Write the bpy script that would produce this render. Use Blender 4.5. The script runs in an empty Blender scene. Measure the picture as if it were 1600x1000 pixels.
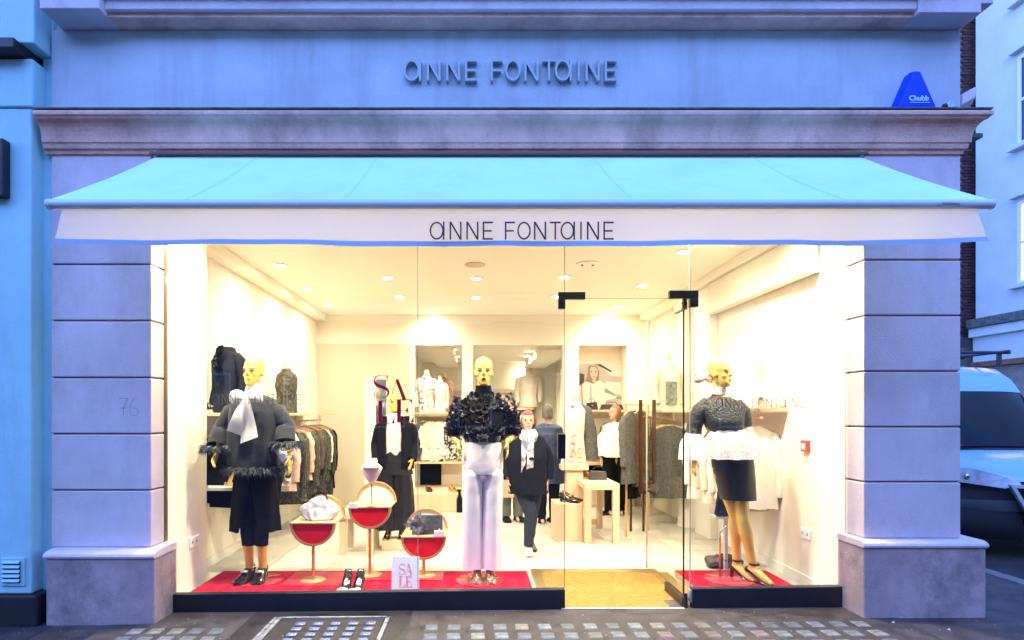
import bpy, bmesh, math, random
from mathutils import Vector, Matrix, noise
from math import sin, cos, pi, radians, sqrt
random.seed(7)
scn = bpy.context.scene
COL = scn.collection

# ---------------------------------------------------------------- camera, sky, sun, exposure
F = 900.0            # focal length in photo pixels (1600 wide)
VX, VY, CZ = 742.0, 646.0, 1.5
cam = bpy.data.cameras.new('camera'); cam_o = bpy.data.objects.new('camera', cam); COL.objects.link(cam_o)
cam.sensor_fit = 'HORIZONTAL'; cam.sensor_width = 36.0; cam.lens = 36.0*F/1600
cam.shift_x = (800-VX)/1600; cam.shift_y = (VY-500)/1600
cam.clip_start = 0.05; cam.clip_end = 500
cam_o.location = (0, 0, CZ); cam_o.rotation_euler = (pi/2, 0, 0)
scn.camera = cam_o

world = bpy.data.worlds.new('World'); scn.world = world; world.use_nodes = True
nt = world.node_tree; nt.nodes.clear()
sky = nt.nodes.new('ShaderNodeTexSky'); sky.sky_type = 'NISHITA'; sky.sun_disc = False
SUN_EL, SUN_ROT = radians(14), radians(200)
sky.sun_elevation = SUN_EL; sky.sun_rotation = SUN_ROT; sky.air_density = 1.0; sky.ozone_density = 2.0; sky.dust_density = 0.3
tint = nt.nodes.new('ShaderNodeMix'); tint.data_type = 'RGBA'; tint.blend_type = 'MULTIPLY'
tint.inputs[0].default_value = 1.0
tint.inputs[7].default_value = (0.64, 0.86, 1.75, 1)      # camera balanced for the warm shop lamps: daylight reads blue
bgn = nt.nodes.new('ShaderNodeBackground'); bgn.inputs[1].default_value = 0.15
wo = nt.nodes.new('ShaderNodeOutputWorld')
nt.links.new(sky.outputs[0], tint.inputs[6]); nt.links.new(tint.outputs[2], bgn.inputs[0]); nt.links.new(bgn.outputs[0], wo.inputs[0])

sun = bpy.data.lights.new('sun', 'SUN'); sun.energy = 0.5; sun.angle = radians(80); sun.color = (0.42, 0.58, 1.0)
sun_o = bpy.data.objects.new('sun', sun); COL.objects.link(sun_o)
sun_o.rotation_euler = (radians(38), 0, radians(-8)); sun_o.location = (0, -2, 12)

vs = scn.view_settings
vs.view_transform = 'Standard'; vs.look = 'None'; vs.gamma = 1.0; vs.use_curve_mapping = False; vs.exposure = 2.2
try:
    scn.cycles.max_bounces = 9; scn.cycles.transparent_max_bounces = 24; scn.cycles.sample_clamp_indirect = 6.0
    scn.cycles.diffuse_bounces = 5; scn.cycles.caustics_reflective = False; scn.cycles.caustics_refractive = False
except Exception: pass

def P(px, py, d):   # photo pixel at a depth -> world point
    return Vector(((px-VX)/F*d, d, CZ-(py-VY)/F*d))

# ---------------------------------------------------------------- materials
MATS = {}
def mat(name, col, rough=0.6, metal=0.0, var=0.0, scale=6.0, bump=0.0, bscale=60.0, spec=0.5, col2=None, streak=False, coat=0.0,
        emit=None, estr=0.0, sub=0.0, detail=6.0, lo=0.35, hi=0.65, rvar=0.0, sheen=0.0, dirt=None, objvar=0.0):
    if name in MATS: return MATS[name]
    m = bpy.data.materials.new(name); m.use_nodes = True; MATS[name] = m
    t = m.node_tree; b = t.nodes['Principled BSDF']
    b.inputs['Base Color'].default_value = (*col, 1); b.inputs['Roughness'].default_value = rough; b.inputs['Metallic'].default_value = metal
    b.inputs['Specular IOR Level'].default_value = spec; b.inputs['Coat Weight'].default_value = coat
    if sheen: b.inputs['Sheen Weight'].default_value = sheen
    if emit: b.inputs['Emission Color'].default_value = (*emit, 1); b.inputs['Emission Strength'].default_value = estr
    tc = t.nodes.new('ShaderNodeTexCoord')
    if var or col2 or rvar:
        mp = t.nodes.new('ShaderNodeMapping'); t.links.new(tc.outputs['Object'], mp.inputs[0])
        if streak: mp.inputs['Scale'].default_value = (1, 1, 0.12)
        n = t.nodes.new('ShaderNodeTexNoise'); n.inputs['Scale'].default_value = scale; n.inputs['Detail'].default_value = detail; n.inputs['Roughness'].default_value = 0.62
        t.links.new(mp.outputs[0], n.inputs['Vector'])
        r = t.nodes.new('ShaderNodeValToRGB'); r.color_ramp.elements[0].position = lo; r.color_ramp.elements[1].position = hi
        c2 = col2 if col2 else tuple(min(1, c*(1+var)) for c in col)
        c1 = col if col2 else tuple(c*(1-var) for c in col)
        r.color_ramp.elements[0].color = (*c1, 1); r.color_ramp.elements[1].color = (*c2, 1)
        t.links.new(n.outputs[0], r.inputs[0])
        if var or col2: t.links.new(r.outputs[0], b.inputs['Base Color'])
        if rvar:
            mr = t.nodes.new('ShaderNodeMapRange'); mr.inputs[1].default_value = 0.35; mr.inputs[2].default_value = 0.65
            mr.inputs[3].default_value = rough-rvar; mr.inputs[4].default_value = rough+rvar
            t.links.new(n.outputs[0], mr.inputs[0]); t.links.new(mr.outputs[0], b.inputs['Roughness'])
    if dirt:      # stains and runs: (colour, amount, scale, vertical stretch)
        mp2 = t.nodes.new('ShaderNodeMapping'); mp2.inputs['Scale'].default_value = (1, 1, dirt[3]); t.links.new(tc.outputs['Object'], mp2.inputs[0])
        n3 = t.nodes.new('ShaderNodeTexNoise'); n3.inputs['Scale'].default_value = dirt[2]; n3.inputs['Detail'].default_value = 8; n3.inputs['Roughness'].default_value = .7
        t.links.new(mp2.outputs[0], n3.inputs['Vector'])
        r3 = t.nodes.new('ShaderNodeMapRange'); r3.inputs[1].default_value = .48; r3.inputs[2].default_value = .72; r3.inputs[3].default_value = 0; r3.inputs[4].default_value = dirt[1]
        t.links.new(n3.outputs[0], r3.inputs[0]); mx3 = t.nodes.new('ShaderNodeMix'); mx3.data_type = 'RGBA'; t.links.new(r3.outputs[0], mx3.inputs[0])
        src = b.inputs['Base Color'].links
        if src: t.links.new(src[0].from_socket, mx3.inputs[6])
        else: mx3.inputs[6].default_value = (*col, 1)
        mx3.inputs[7].default_value = (*dirt[0], 1); t.links.new(mx3.outputs[2], b.inputs['Base Color'])
    if objvar:    # every piece a slightly different shade
        oi = t.nodes.new('ShaderNodeObjectInfo'); mr4 = t.nodes.new('ShaderNodeMapRange'); mr4.inputs[3].default_value = 1-objvar; mr4.inputs[4].default_value = 1+objvar
        t.links.new(oi.outputs['Random'], mr4.inputs[0]); hs = t.nodes.new('ShaderNodeHueSaturation'); t.links.new(mr4.outputs[0], hs.inputs['Value'])
        src = b.inputs['Base Color'].links
        if src: t.links.new(src[0].from_socket, hs.inputs['Color'])
        else: hs.inputs['Color'].default_value = (*col, 1)
        t.links.new(hs.outputs[0], b.inputs['Base Color'])
    if bump:
        n2 = t.nodes.new('ShaderNodeTexNoise'); n2.inputs['Scale'].default_value = bscale; n2.inputs['Detail'].default_value = 5
        t.links.new(tc.outputs['Object'], n2.inputs['Vector'])
        bp = t.nodes.new('ShaderNodeBump'); bp.inputs['Strength'].default_value = bump; bp.inputs['Distance'].default_value = 0.02
        t.links.new(n2.outputs[0], bp.inputs['Height']); t.links.new(bp.outputs[0], b.inputs['Normal'])
    return m

def cloth_mat(name, col, trans=0.35, bump=.05, bscale=16):
    m = mat(name, col, 0.9, spec=.15, var=.03, scale=2, bump=bump, bscale=bscale)
    t = m.node_tree; b = t.nodes['Principled BSDF']; o = [n for n in t.nodes if n.type == 'OUTPUT_MATERIAL'][0]
    tl = t.nodes.new('ShaderNodeBsdfTranslucent'); tl.inputs[0].default_value = (*col, 1); mx = t.nodes.new('ShaderNodeMixShader'); mx.inputs[0].default_value = trans
    t.links.new(b.outputs[0], mx.inputs[1]); t.links.new(tl.outputs[0], mx.inputs[2]); t.links.new(mx.outputs[0], o.inputs[0]); return m
def glass_mat(name, refl=0.09, graze=0.45, tintc=(0.97, 0.985, 0.98), rough=0.0):
    if name in MATS: return MATS[name]
    m = bpy.data.materials.new(name); m.use_nodes = True; MATS[name] = m
    t = m.node_tree; t.nodes.clear()
    o = t.nodes.new('ShaderNodeOutputMaterial'); mx = t.nodes.new('ShaderNodeMixShader')
    tr = t.nodes.new('ShaderNodeBsdfTransparent'); tr.inputs[0].default_value = (*tintc, 1)
    gl = t.nodes.new('ShaderNodeBsdfGlossy'); gl.inputs['Roughness'].default_value = rough
    lw = t.nodes.new('ShaderNodeLayerWeight'); lw.inputs[0].default_value = 0.5
    pw = t.nodes.new('ShaderNodeMath'); pw.operation = 'POWER'; pw.inputs[1].default_value = 5
    fr = t.nodes.new('ShaderNodeMath'); fr.operation = 'MULTIPLY_ADD'; fr.inputs[1].default_value = graze; fr.inputs[2].default_value = refl*0.6
    t.links.new(lw.outputs['Facing'], pw.inputs[0]); t.links.new(pw.outputs[0], fr.inputs[0]); t.links.new(fr.outputs[0], mx.inputs[0]); t.links.new(tr.outputs[0], mx.inputs[1]); t.links.new(gl.outputs[0], mx.inputs[2])
    t.links.new(mx.outputs[0], o.inputs[0]); return m

# ---------------------------------------------------------------- mesh building
class MB:
    def __init__(s): s.v = []; s.f = []
    def add(s, vs_, fs_):
        o = len(s.v); s.v += [Vector(p) for p in vs_]; s.f += [tuple(i+o for i in f) for f in fs_]; return s
    def box(s, x0, x1, y0, y1, z0, z1):
        if x0 > x1: x0, x1 = x1, x0
        if y0 > y1: y0, y1 = y1, y0
        if z0 > z1: z0, z1 = z1, z0
        return s.add([(x0,y0,z0),(x1,y0,z0),(x1,y1,z0),(x0,y1,z0),(x0,y0,z1),(x1,y0,z1),(x1,y1,z1),(x0,y1,z1)],
                     [(0,3,2,1),(4,5,6,7),(0,1,5,4),(1,2,6,5),(2,3,7,6),(3,0,4,7)])
    def hexa(s, p):      # eight corners: bottom loop then top loop
        return s.add(p, [(0,3,2,1),(4,5,6,7),(0,1,5,4),(1,2,6,5),(2,3,7,6),(3,0,4,7)])
    def quad(s, a, b, c, d): return s.add([a,b,c,d], [(0,1,2,3)])
    def loft(s, rings, caps=(True, True), closed=True):
        n = len(rings[0]); vs_ = [p for r in rings for p in r]; fs_ = []
        for i in range(len(rings)-1):
            for j in range(n if closed else n-1):
                k = (j+1) % n
                fs_.append((i*n+j, i*n+k, (i+1)*n+k, (i+1)*n+j))
        if caps[0]: fs_.append(tuple(range(n-1, -1, -1)))
        if caps[1]: fs_.append(tuple((len(rings)-1)*n+j for j in range(n)))
        return s.add(vs_, fs_)
    def tube(s, pts, rad, n=10, caps=(True, True), flat=1.0, up=None):
        pts = [Vector(p) for p in pts]
        if not isinstance(rad, (list, tuple)): rad = [rad]*len(pts)
        rings = []; ref = None
        for i, p in enumerate(pts):
            if i == 0: t = pts[1]-pts[0]
            elif i == len(pts)-1: t = pts[-1]-pts[-2]
            else: t = (pts[i+1]-pts[i]).normalized()+(pts[i]-pts[i-1]).normalized()
            t = t.normalized()
            if ref is None:
                ref = Vector(up) if up else (Vector((0,1,0)) if abs(t.y) < 0.8 else Vector((1,0,0)))
            a = (ref - t*ref.dot(t)).normalized(); b = t.cross(a); ref = a
            r = rad[i]; ra, rb = r if isinstance(r, (list, tuple)) else (r*flat, r)
            rings.append([p + a*(ra*cos(2*pi*k/n)) + b*(rb*sin(2*pi*k/n)) for k in range(n)])
        return s.loft(rings, caps)
    def lathe(s, prof, c=(0,0,0), n=24, caps=(True, True)):   # (r, z) pairs
        c = Vector(c)
        return s.loft([[c+Vector((r*cos(2*pi*k/n), r*sin(2*pi*k/n), z)) for k in range(n)] for r, z in prof], caps)
    def cyl(s, a, b, r, n=16, r2=None): return s.tube([a, b], [r, r if r2 is None else r2], n)
    def prism_x(s, prof, x0, x1, e0=0.0, e1=0.0):   # (y, z) profile run along x
        f = max(-p[0] for p in prof)
        return s.loft([[(x0, p[0], p[1]) for p in prof], [(x1, p[0], p[1]) for p in prof]])
    def ball(s, c, r, n=14, m=9, sc=(1,1,1)):
        rings = []
        c = Vector(c)
        for i in range(m+1):
            th = -pi/2 + pi*i/m; rr = max(1e-4, cos(th))
            rings.append([c+Vector((r*sc[0]*rr*cos(2*pi*k/n), r*sc[1]*rr*sin(2*pi*k/n), r*sc[2]*sin(th))) for k in range(n)])
        return s.loft(rings)
    def ribbon(s, pts, w, y0, y1, closed=False):    # polyline in x,z given a stroke width (number or list); thickness in y
        pts = [Vector((p[0], p[1])) for p in pts]; n = len(pts)
        ws = w if isinstance(w, (list, tuple)) else [w]*n
        L = []; R = []
        for i, p in enumerate(pts):
            if closed: a, b = pts[i-1], pts[(i+1) % n]; t1 = (p-a).normalized(); t2 = (b-p).normalized()
            else:
                t1 = (p-pts[i-1]).normalized() if i else (pts[1]-p).normalized()
                t2 = (pts[i+1]-p).normalized() if i < n-1 else t1
            t = (t1+t2).normalized(); nn = Vector((-t.y, t.x)); k = 1/max(0.45, t.dot(t1))
            L.append(p+nn*ws[i]*0.5*k); R.append(p-nn*ws[i]*0.5*k)
        rings = [[(l.x,y0,l.y),(r.x,y0,r.y),(r.x,y1,r.y),(l.x,y1,l.y)] for l, r in zip(L, R)]
        if closed: rings.append(rings[0]); return s.loft(rings, (False, False))
        return s.loft(rings)
    def xf(s, M): s.v = [M @ p for p in s.v]; return s
    def jitter(s, amp, sc, seed=0):
        o = Vector((seed*7.3, seed*3.1, seed*1.7))
        s.v = [p + noise.noise_vector(p*sc+o)*amp for p in s.v]; return s
    def mesh(s, name, m=None, smooth=False, off=None):
        me = bpy.data.meshes.new(name)
        me.from_pydata([tuple(p-off) if off else tuple(p) for p in s.v], [], s.f)
        bm = bmesh.new(); bm.from_mesh(me); bmesh.ops.recalc_face_normals(bm, faces=bm.faces); bm.to_mesh(me); bm.free()
        if smooth:
            me.polygons.foreach_set('use_smooth', [True]*len(me.polygons))
            if smooth == 'auto':
                try: me.set_sharp_from_angle(angle=radians(38))
                except Exception: pass
        if m: me.materials.append(m)
        return me
    def build(s, name, m, parent=None, smooth=False, bevel=0.0, local=False, kind=None, label=None, seg=2):
        off = None
        if parent and not local:
            off = wloc(parent)
        me = s.mesh(name, m, smooth, off)
        o = bpy.data.objects.new(name, me); COL.objects.link(o)
        if parent: o.parent = parent
        if bevel:
            b = o.modifiers.new('bevel', 'BEVEL'); b.width = bevel; b.segments = seg; b.limit_method = 'ANGLE'; b.angle_limit = radians(40)
        if kind: o['kind'] = kind
        if label: o['label'] = label
        return o

def wloc(o):
    p = Vector(o.location)
    while o.parent: o = o.parent; p = p + Vector(o.location)
    return p
def tag(o, label, cat, group=None):
    o['label'] = label; o['category'] = cat
    if group: o['group'] = group
    return o
def thing(name, label, cat, loc=(0,0,0), rotz=0.0, group=None):
    o = bpy.data.objects.new(name, None); COL.objects.link(o)
    o.empty_display_size = 0.1; o.location = loc; o.rotation_euler = (0, 0, rotz)
    return tag(o, label, cat, group)
def copy_tree(o, parent=None):
    c = o.copy(); COL.objects.link(c)
    if parent: c.parent = parent
    for ch in list(o.children): copy_tree(ch, c)
    return c
def struct(o): o['kind'] = 'structure'; return o

# ---------------------------------------------------------------- colours
STONE = mat('painted_stone', (0.72, 0.60, 0.62), 0.8, objvar=.06, var=0.07, scale=2.2, bump=0.25, bscale=90, detail=9, dirt=((.36,.29,.30), .4, 2.6, .5))
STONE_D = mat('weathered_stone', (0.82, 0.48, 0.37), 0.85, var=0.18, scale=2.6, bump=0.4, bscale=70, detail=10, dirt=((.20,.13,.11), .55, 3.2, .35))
STONE_P = mat('plinth_stone', (0.46, 0.33, 0.33), 0.8, var=0.22, scale=3.0, bump=0.4, bscale=110, detail=10, dirt=((.10,.10,.10), .8, 2.8, .8))
FASCIA = mat('fascia_render', (0.50, 0.56, 0.60), 0.8, var=0.12, scale=1.6, bump=0.2, bscale=55, detail=9, dirt=((.34,.33,.36), .5, 4.5, .10))
JOINT = mat('mortar_joint', (0.16, 0.15, 0.14), 0.95)
NEIGH = mat('pale_render', (0.40, 0.70, 0.74), 0.75, var=0.06, scale=2.0, bump=0.12, bscale=50, dirt=((.28,.42,.46), .4, 3.0, .2))
BLACKP = mat('black_paint', (0.012, 0.012, 0.016), 0.45, bump=0.15, bscale=120)
NAVY = mat('dark_navy_panel', (0.014, 0.013, 0.022), 0.4, var=0.2, scale=5)
WALLI = mat('cream_interior_paint', (0.84, 0.79, 0.68), 0.75, var=0.02, scale=2)
CEILI = mat('ceiling_paint', (0.90, 0.86, 0.76), 0.85)
TILE = mat('stone_floor_tile', (0.50, 0.47, 0.41), 0.42, objvar=.05, var=0.1, scale=2.5, detail=8, rvar=0.08)
RED = mat('red_carpet', (0.46, 0.006, 0.036), 0.9, var=0.14, scale=9, spec=0.1, bump=.6, bscale=220)
ALU = mat('bronze_trim', (0.20, 0.15, 0.10), 0.4, metal=0.7)
BRICKM = mat('dark_brick', (0.06, 0.028, 0.026), 0.85, objvar=.4, var=0.35, scale=5, bump=0.3)
GLASS = glass_mat('shop_glass')
# ================================================================ STRUCTURE
FY, GY = 4.235, 4.43            # facade plane, glass plane
def FX(px): return (px-VX)/F*FY
def FZ(py): return CZ-(py-VY)/F*FY
GS = 0.008                      # pavement rises gently to the right
def gz(x): return GS*x

# --- ground, pavement, road
PAVE = mat('wet_asphalt', (0.070, 0.055, 0.054), 0.5, var=0.5, scale=3.2, bump=0.55, bscale=170, detail=10, rvar=0.14)
PAVE_N = mat('dark_paving', (0.030, 0.031, 0.036), 0.5, var=0.35, scale=4, bump=0.4, bscale=140, rvar=0.12)
CONC = mat('pavement_light_concrete', (0.066, 0.052, 0.048), 0.58, var=0.5, scale=7, bump=0.5, bscale=130, detail=9, rvar=0.12)
ROAD = mat('road_asphalt', (0.035, 0.035, 0.04), 0.6, var=0.3, scale=6, bump=0.4, bscale=150)
def sheet(x0, x1, y0, y1, dz, nx=1):
    m = MB(); m.add([(x0,y0,gz(x0)+dz),(x1,y0,gz(x1)+dz),(x1,y1,gz(x1)+dz),(x0,y1,gz(x0)+dz)], [(0,1,2,3)]); return m
m = MB(); m.box(-80, 80, -60, 140, -0.6, -0.22); struct(m.build('ground', ROAD))
def slab(x0, x1, y0, y1, top, bot):
    return MB().hexa([(x0,y0,gz(x0)+bot),(x1,y0,gz(x1)+bot),(x1,y1,gz(x1)+bot),(x0,y1,gz(x0)+bot),
                      (x0,y0,gz(x0)+top),(x1,y0,gz(x1)+top),(x1,y1,gz(x1)+top),(x0,y1,gz(x0)+top)])
pave = struct(slab(-3.02, 4.66, 0.6, 4.6, 0.0, -0.3).build('pavement', PAVE))
struct(slab(-14, -3.025, 0.6, 4.6, 0.001, -0.3).build('pavement', PAVE_N))
struct(slab(3.7, 4.66, 4.603, 40, 0.0, -0.3).build('pavement', PAVE))
KERB = mat('kerb_granite', (0.20, 0.18, 0.18), 0.7, var=0.25, scale=20, bump=0.3)
kb = struct(MB().box(4.663, 4.80, 0.6, 0.61, -0.3, -0.25).build('kerb', KERB))
for k in range(14):
    y0 = 0.62 + k*0.92
    slab(4.663, 4.80, y0, y0+0.91, 0.012, -0.3).build('kerbstone', KERB, kb, bevel=0.012)
struct(MB().box(4.803, 14, -8, 60, -0.25, -0.10).build('road', ROAD))
struct(MB().box(-30, 4.8, -9, 0.58, -0.21, -0.10).build('road', ROAD))

# pavement lights: little cast glass squares set in concrete
PGL = [mat('pavement_glass_%s' % n, tuple(.8*(q*.4+.10) for q in c), 0.4, objvar=.3, var=0.45, scale=16, bump=0.5, bscale=70, rvar=0.12, spec=0.5) for n, c in
       (('grey', (0.30, 0.34, 0.36)), ('green', (0.24, 0.36, 0.33)), ('pink', (0.42, 0.20, 0.19)), ('cream', (0.48, 0.42, 0.30)))]
cz_ = 0.003
cs1 = sheet(-0.42, 3.05, 1.2, 4.30, cz_).build('concrete_strip', CONC, pave)
cs2 = sheet(-2.62, -1.78, 1.2, 4.24, cz_).build('concrete_strip', CONC, pave)
gb = MB().hexa([(-.046,-.05,0),(.046,-.05,0),(.046,.05,0),(-.046,.05,0),(-.040,-.043,.006),(.040,-.043,.006),(.040,.043,.006),(-.040,.043,.006)])
gme = [gb.mesh('glass_block', g_) for g_ in PGL]
def glass_block(x, y):
    r = random.random()
    me = gme[0] if r < 0.55 else gme[1] if r < 0.78 else gme[2] if r < 0.87 else gme[3]
    o = bpy.data.objects.new('glass_block', me); COL.objects.link(o); o.parent = pave
    o.location = (x+random.uniform(-.004,.004), y+random.uniform(-.004,.004), gz(x)+cz_+random.uniform(-0.001, 0.001)); o.rotation_euler = (0, GS*-1, random.uniform(-.06,.06))
for r_, d in enumerate((4.03, 3.87, 3.71)):
    for k in range(20):
        x = -0.30 + k*0.158 + r_*0.003
        glass_block(x, d)
for r_, d in enumerate((4.0, 3.85, 3.71)):
    for k in range(5): glass_block(-2.36-r_*.002+k*0.142, d)

# grit and litter scattered on the wet ground
GRIT = mat('pale_grit', (0.45, 0.44, 0.45), 0.6)
gm = MB(); rg = random.Random(3)
for k in range(230):
    x = rg.uniform(-3.4, 4.5); y = rg.uniform(3.6, 4.35 if -2.4 < x < 2.85 else 4.1); s_ = rg.uniform(.002, .006)
    if rg.random() < .05: s_ *= 2.2
    a = rg.uniform(0, 6.28); z = gz(x)+.003
    gm.add([(x+s_*cos(a),y+s_*sin(a),z),(x-s_*sin(a),y+s_*cos(a),z),(x-s_*cos(a),y-s_*sin(a),z),(x+s_*.4,y,z+s_*1.1)], [(0,1,3),(1,2,3),(2,0,3)])
tag(gm.build('grit', GRIT, kind='stuff'), 'pale grit and crumbs scattered over the wet pavement', 'grit')

# metal access cover framed in the paving
cov = thing('access_cover', 'pale framed access cover with rows of small glass studs in the pavement', 'access cover', (-1.0, 4.0, 0))
CONC2 = mat('pale_wet_screed', (0.034, 0.027, 0.026), 0.42, var=0.4, scale=5, bump=0.35, bscale=120, rvar=0.12)
STEEL = mat('galvanised_steel', (0.55, 0.57, 0.60), 0.35, metal=0.6, var=0.25, scale=12, rvar=0.1)
sheet(-1.66, -0.47, 2.4, 4.36, 0.004).build('surround', CONC2, cov)
sheet(-1.40, -0.66, 2.4, 4.215, 0.008).build('panel', CONC2, cov)
def rail(x0, x1, y0, y1):
    return MB().hexa([(x0,y0,gz(x0)+.004),(x1,y0,gz(x1)+.004),(x1,y1,gz(x1)+.004),(x0,y1,gz(x0)+.004),(x0,y0,gz(x0)+.016),(x1,y0,gz(x1)+.016),(x1,y1,gz(x1)+.016),(x0,y1,gz(x0)+.016)]).build('frame_rail', STEEL, cov, bevel=.002)
rail(-1.445, -1.415, 2.4, 4.235); rail(-1.475, -1.45, 2.4, 4.235); rail(-0.65, -0.622, 2.4, 4.22); rail(-1.413, -0.652, 4.222, 4.24)
STUD = mat('glass_stud', (0.34, 0.36, 0.46), 0.15, var=0.3, scale=30, spec=0.8)
RIMM = mat('stud_rim', (0.30, 0.28, 0.28), 0.4, metal=0.4)
st = MB().box(-.033,.033,-.026,.026,0,.007)
for q in (-.014, .006, .02): st.ball((q, 0, .006), .008, 8, 5)
sme = st.mesh('stud', STUD, True)
for r_, d in enumerate((4.10, 4.0, 3.9, 3.8)):
    for k in range(5):
        o = bpy.data.objects.new('stud', sme); COL.objects.link(o); o.parent = cov
        x = -1.24 + k*0.125; o.location = (x+1.0, d-4.0, gz(x)+.009)

# --- main stone building
bld = thing('shop_building', 'pale stone corner shop building with banded piers and a moulded cornice', 'building', (0.2, FY+.4, 0))
XL, XR = FX(80), FX(1501)
# piers of banded blocks (joint rows as seen)
def pier(x0, x1, joints, ztop, zbase, right):
    MB().box(x0+.012, x1-.012, FY+.012, GY+.0, zbase, ztop).build('pier_core', JOINT, bld)
    zs = [ztop]+[FZ(j) for j in joints]+[zbase]
    for a, b in zip(zs[:-1], zs[1:]):
        MB().box(x0, x1, FY, GY+.02, b+.006, a-.006).build('stone_block', STONE, bld, bevel=.007)
pier(XL, FX(236), (325, 413, 501, 590, 678, 766), FZ(236), FZ(856), False)
pier(FX(1350), XR, (318, 406, 493, 580, 667, 753), FZ(236), FZ(842), True)
def plinth(x0, x1, ztop, zm, y0):
    MB().box(x0, x1, y0, GY+.03, -0.25, zm).build('plinth', STONE_P, bld, bevel=.012)
    pr = [(GY+.03, zm+.001), (y0-.012, zm+.001), (y0-.020, zm+.018), (y0-.012, zm+.036), (y0+.02, zm+.05), (FY-.004, ztop), (GY+.03, ztop)]
    MB().prism_x(pr, x0-.012, x1+.008).build('base_moulding', STONE, bld, bevel=.004)
plinth(-3.085, -2.305, FZ(856)+.003, 0.455, 4.14)
plinth((1350-VX)/F*4.15, (1541-VX)/F*4.15, FZ(842)+.003, 0.53, 4.15)
# fascia and lintel
MB().box(XL, XR, FY, FY+.35, 3.60, 4.32).build('fascia', FASCIA, bld, bevel=.006)
MB().box(XL+.01, XR-.01, FY+.02, FY+.35, 3.375, 3.598).build('lintel', STONE, bld)
MB().box(XL, XR, FY+.05, FY+1.5, 4.322, 9).build('upper_wall', FASCIA, bld)
# main cornice
prof = [(FY+.02,3.40),(FY-.015,3.40),(FY-.02,3.425),(FY-.035,3.432),(FY-.042,3.465),(FY-.050,3.472)]
for k in range(7):
    a = k/6*pi/2; prof.append((FY-.050-.065*(1-cos(a)), 3.475+.135*sin(a)))
prof += [(FY-.122,3.622),(FY-.135,3.630),(FY-.137,3.652),(FY-.130,3.662),(FY+.02,3.672)]
# mitred right end: the profile also steps outward
def cornice(prof, x0, x1, y_ref):
    return MB().loft([[(x0, p[0], p[1]) for p in prof], [(x1+(y_ref-p[0] if p[0] < y_ref else 0), p[0], p[1]) for p in prof]])
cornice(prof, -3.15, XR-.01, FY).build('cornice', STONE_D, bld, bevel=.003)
LEAD = mat('dirty_lead', (0.10, 0.11, 0.11), 0.6, var=0.5, scale=9, metal=0.0)
MB().box(-3.148, XR+.125, FY-.133, FY, 3.6735, 3.682).build('lead_flashing', LEAD, bld)
# upper string course with end blocks
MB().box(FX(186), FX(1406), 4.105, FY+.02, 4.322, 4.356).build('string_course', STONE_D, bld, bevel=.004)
MB().box(FX(186)-.0, FX(1406), 4.070, FY+.02, 4.358, 4.437).build('string_course', STONE, bld, bevel=.004)
MB().box(FX(180), FX(1440), 4.020, FY+.02, 4.439, 4.60).build('string_course', STONE, bld, bevel=.004)
MB().box(FX(97), FX(186)-.002, 4.015, FY+.02, 4.323, 4.60).build('end_block', STONE, bld, bevel=.006)
MB().box(FX(1406)+.002, FX(1500), 4.055, FY+.02, 4.323, 4.437).build('end_block', STONE, bld, bevel=.006)
MB().box(FX(1498), FX(1498)+.10, 4.06, FY+.3, 4.39, 4.52).build('end_block', STONE, bld, bevel=.006)
MB().box(FX(1440)+.002, FX(1500)+.10, 4.00, FY+.02, 4.522, 4.62).build('end_block', STONE, bld, bevel=.006)
# side return and rear wing of the building
MB().box(XR-.35, XR-.013, GY+.03, 9.6, -0.25, 9).build('side_wall', STONE_P, bld)
cb = MB().loft([[(3.60,FY+.02,3.86),(3.60,FY+.25,3.86),(3.60,FY+.25,3.80),(3.60,FY+.10,3.72),(3.60,FY+.02,3.78)],
                [(3.71,FY+.02,3.92),(3.71,FY+.25,3.92),(3.71,FY+.25,3.86),(3.70,FY+.10,3.74),(3.70,FY+.02,3.84)]])
cb.build('corbel', STONE, bld, bevel=.006)
MB().box(3.60, 3.78, FY+.05, FY+.30, 3.555, 3.585).build('ledge', LEAD, bld)

# individual "7" "6" figures on the left pier; cut shade painted as darker strokes
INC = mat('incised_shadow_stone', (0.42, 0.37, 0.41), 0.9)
def fig(pts, w=.006):
    q = [(FX(160+p[0]/14.29), FZ(600+p[1]/14.29)) for p in pts]
    MB().ribbon(q, w, FY-.0012, FY+.004).build('incised_number', INC, bld)
fig([(365,318),(572,318),(520,420),(470,560),(465,700)]); fig([(395,540),(525,540)])
fig([(770,322),(690,330),(640,420),(615,540),(620,640),(650,690),(710,712),(770,690),(800,620),(780,560),(720,530),(640,545)], .004)

# --- awning
AWC = mat('awning_canvas', (0.58, 0.94, 0.94), 0.85, dirt=((.42,.66,.68), .35, 2.2, .4), var=0.03, scale=1.5, bump=0.10, bscale=9, sheen=0.2)
AWV = cloth_mat('awning_valance', (0.96, 0.95, 0.95), 0.62)
mat('awning_seam', (0.50, 0.86, 0.88), 0.85)
AWM = mat('awning_metal', (0.62, 0.72, 0.78), 0.35, coat=0.3)
AWT = mat('awning_lettering', (0.02, 0.015, 0.06), 0.6)
BY, BZ, BR = 3.153, 2.645, 0.026
awn = thing('awning', 'long pale blue retractable shop awning spread across the shopfront', 'awning', (0.2, FY, 3.3))
ax0, ax1 = FX(247), FX(1341)
TOPY, TOPZ = FY-.03, 3.372
rings = []
N_ = 48
for i in range(13):
    t = i/12; row = []
    for j in range(N_+1):
        x = ax0 + (ax1-ax0)*j/N_
        y = TOPY + (BY-TOPY)*t; z = TOPZ + (BZ+BR-TOPZ)*t - 0.018*sin(pi*t) + .003*sin(x*2.3+1)*sin(pi*t)
        row.append((x, y, z))
    rings.append(row)
cm = MB().loft(rings, (False, False), closed=False)
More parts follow.
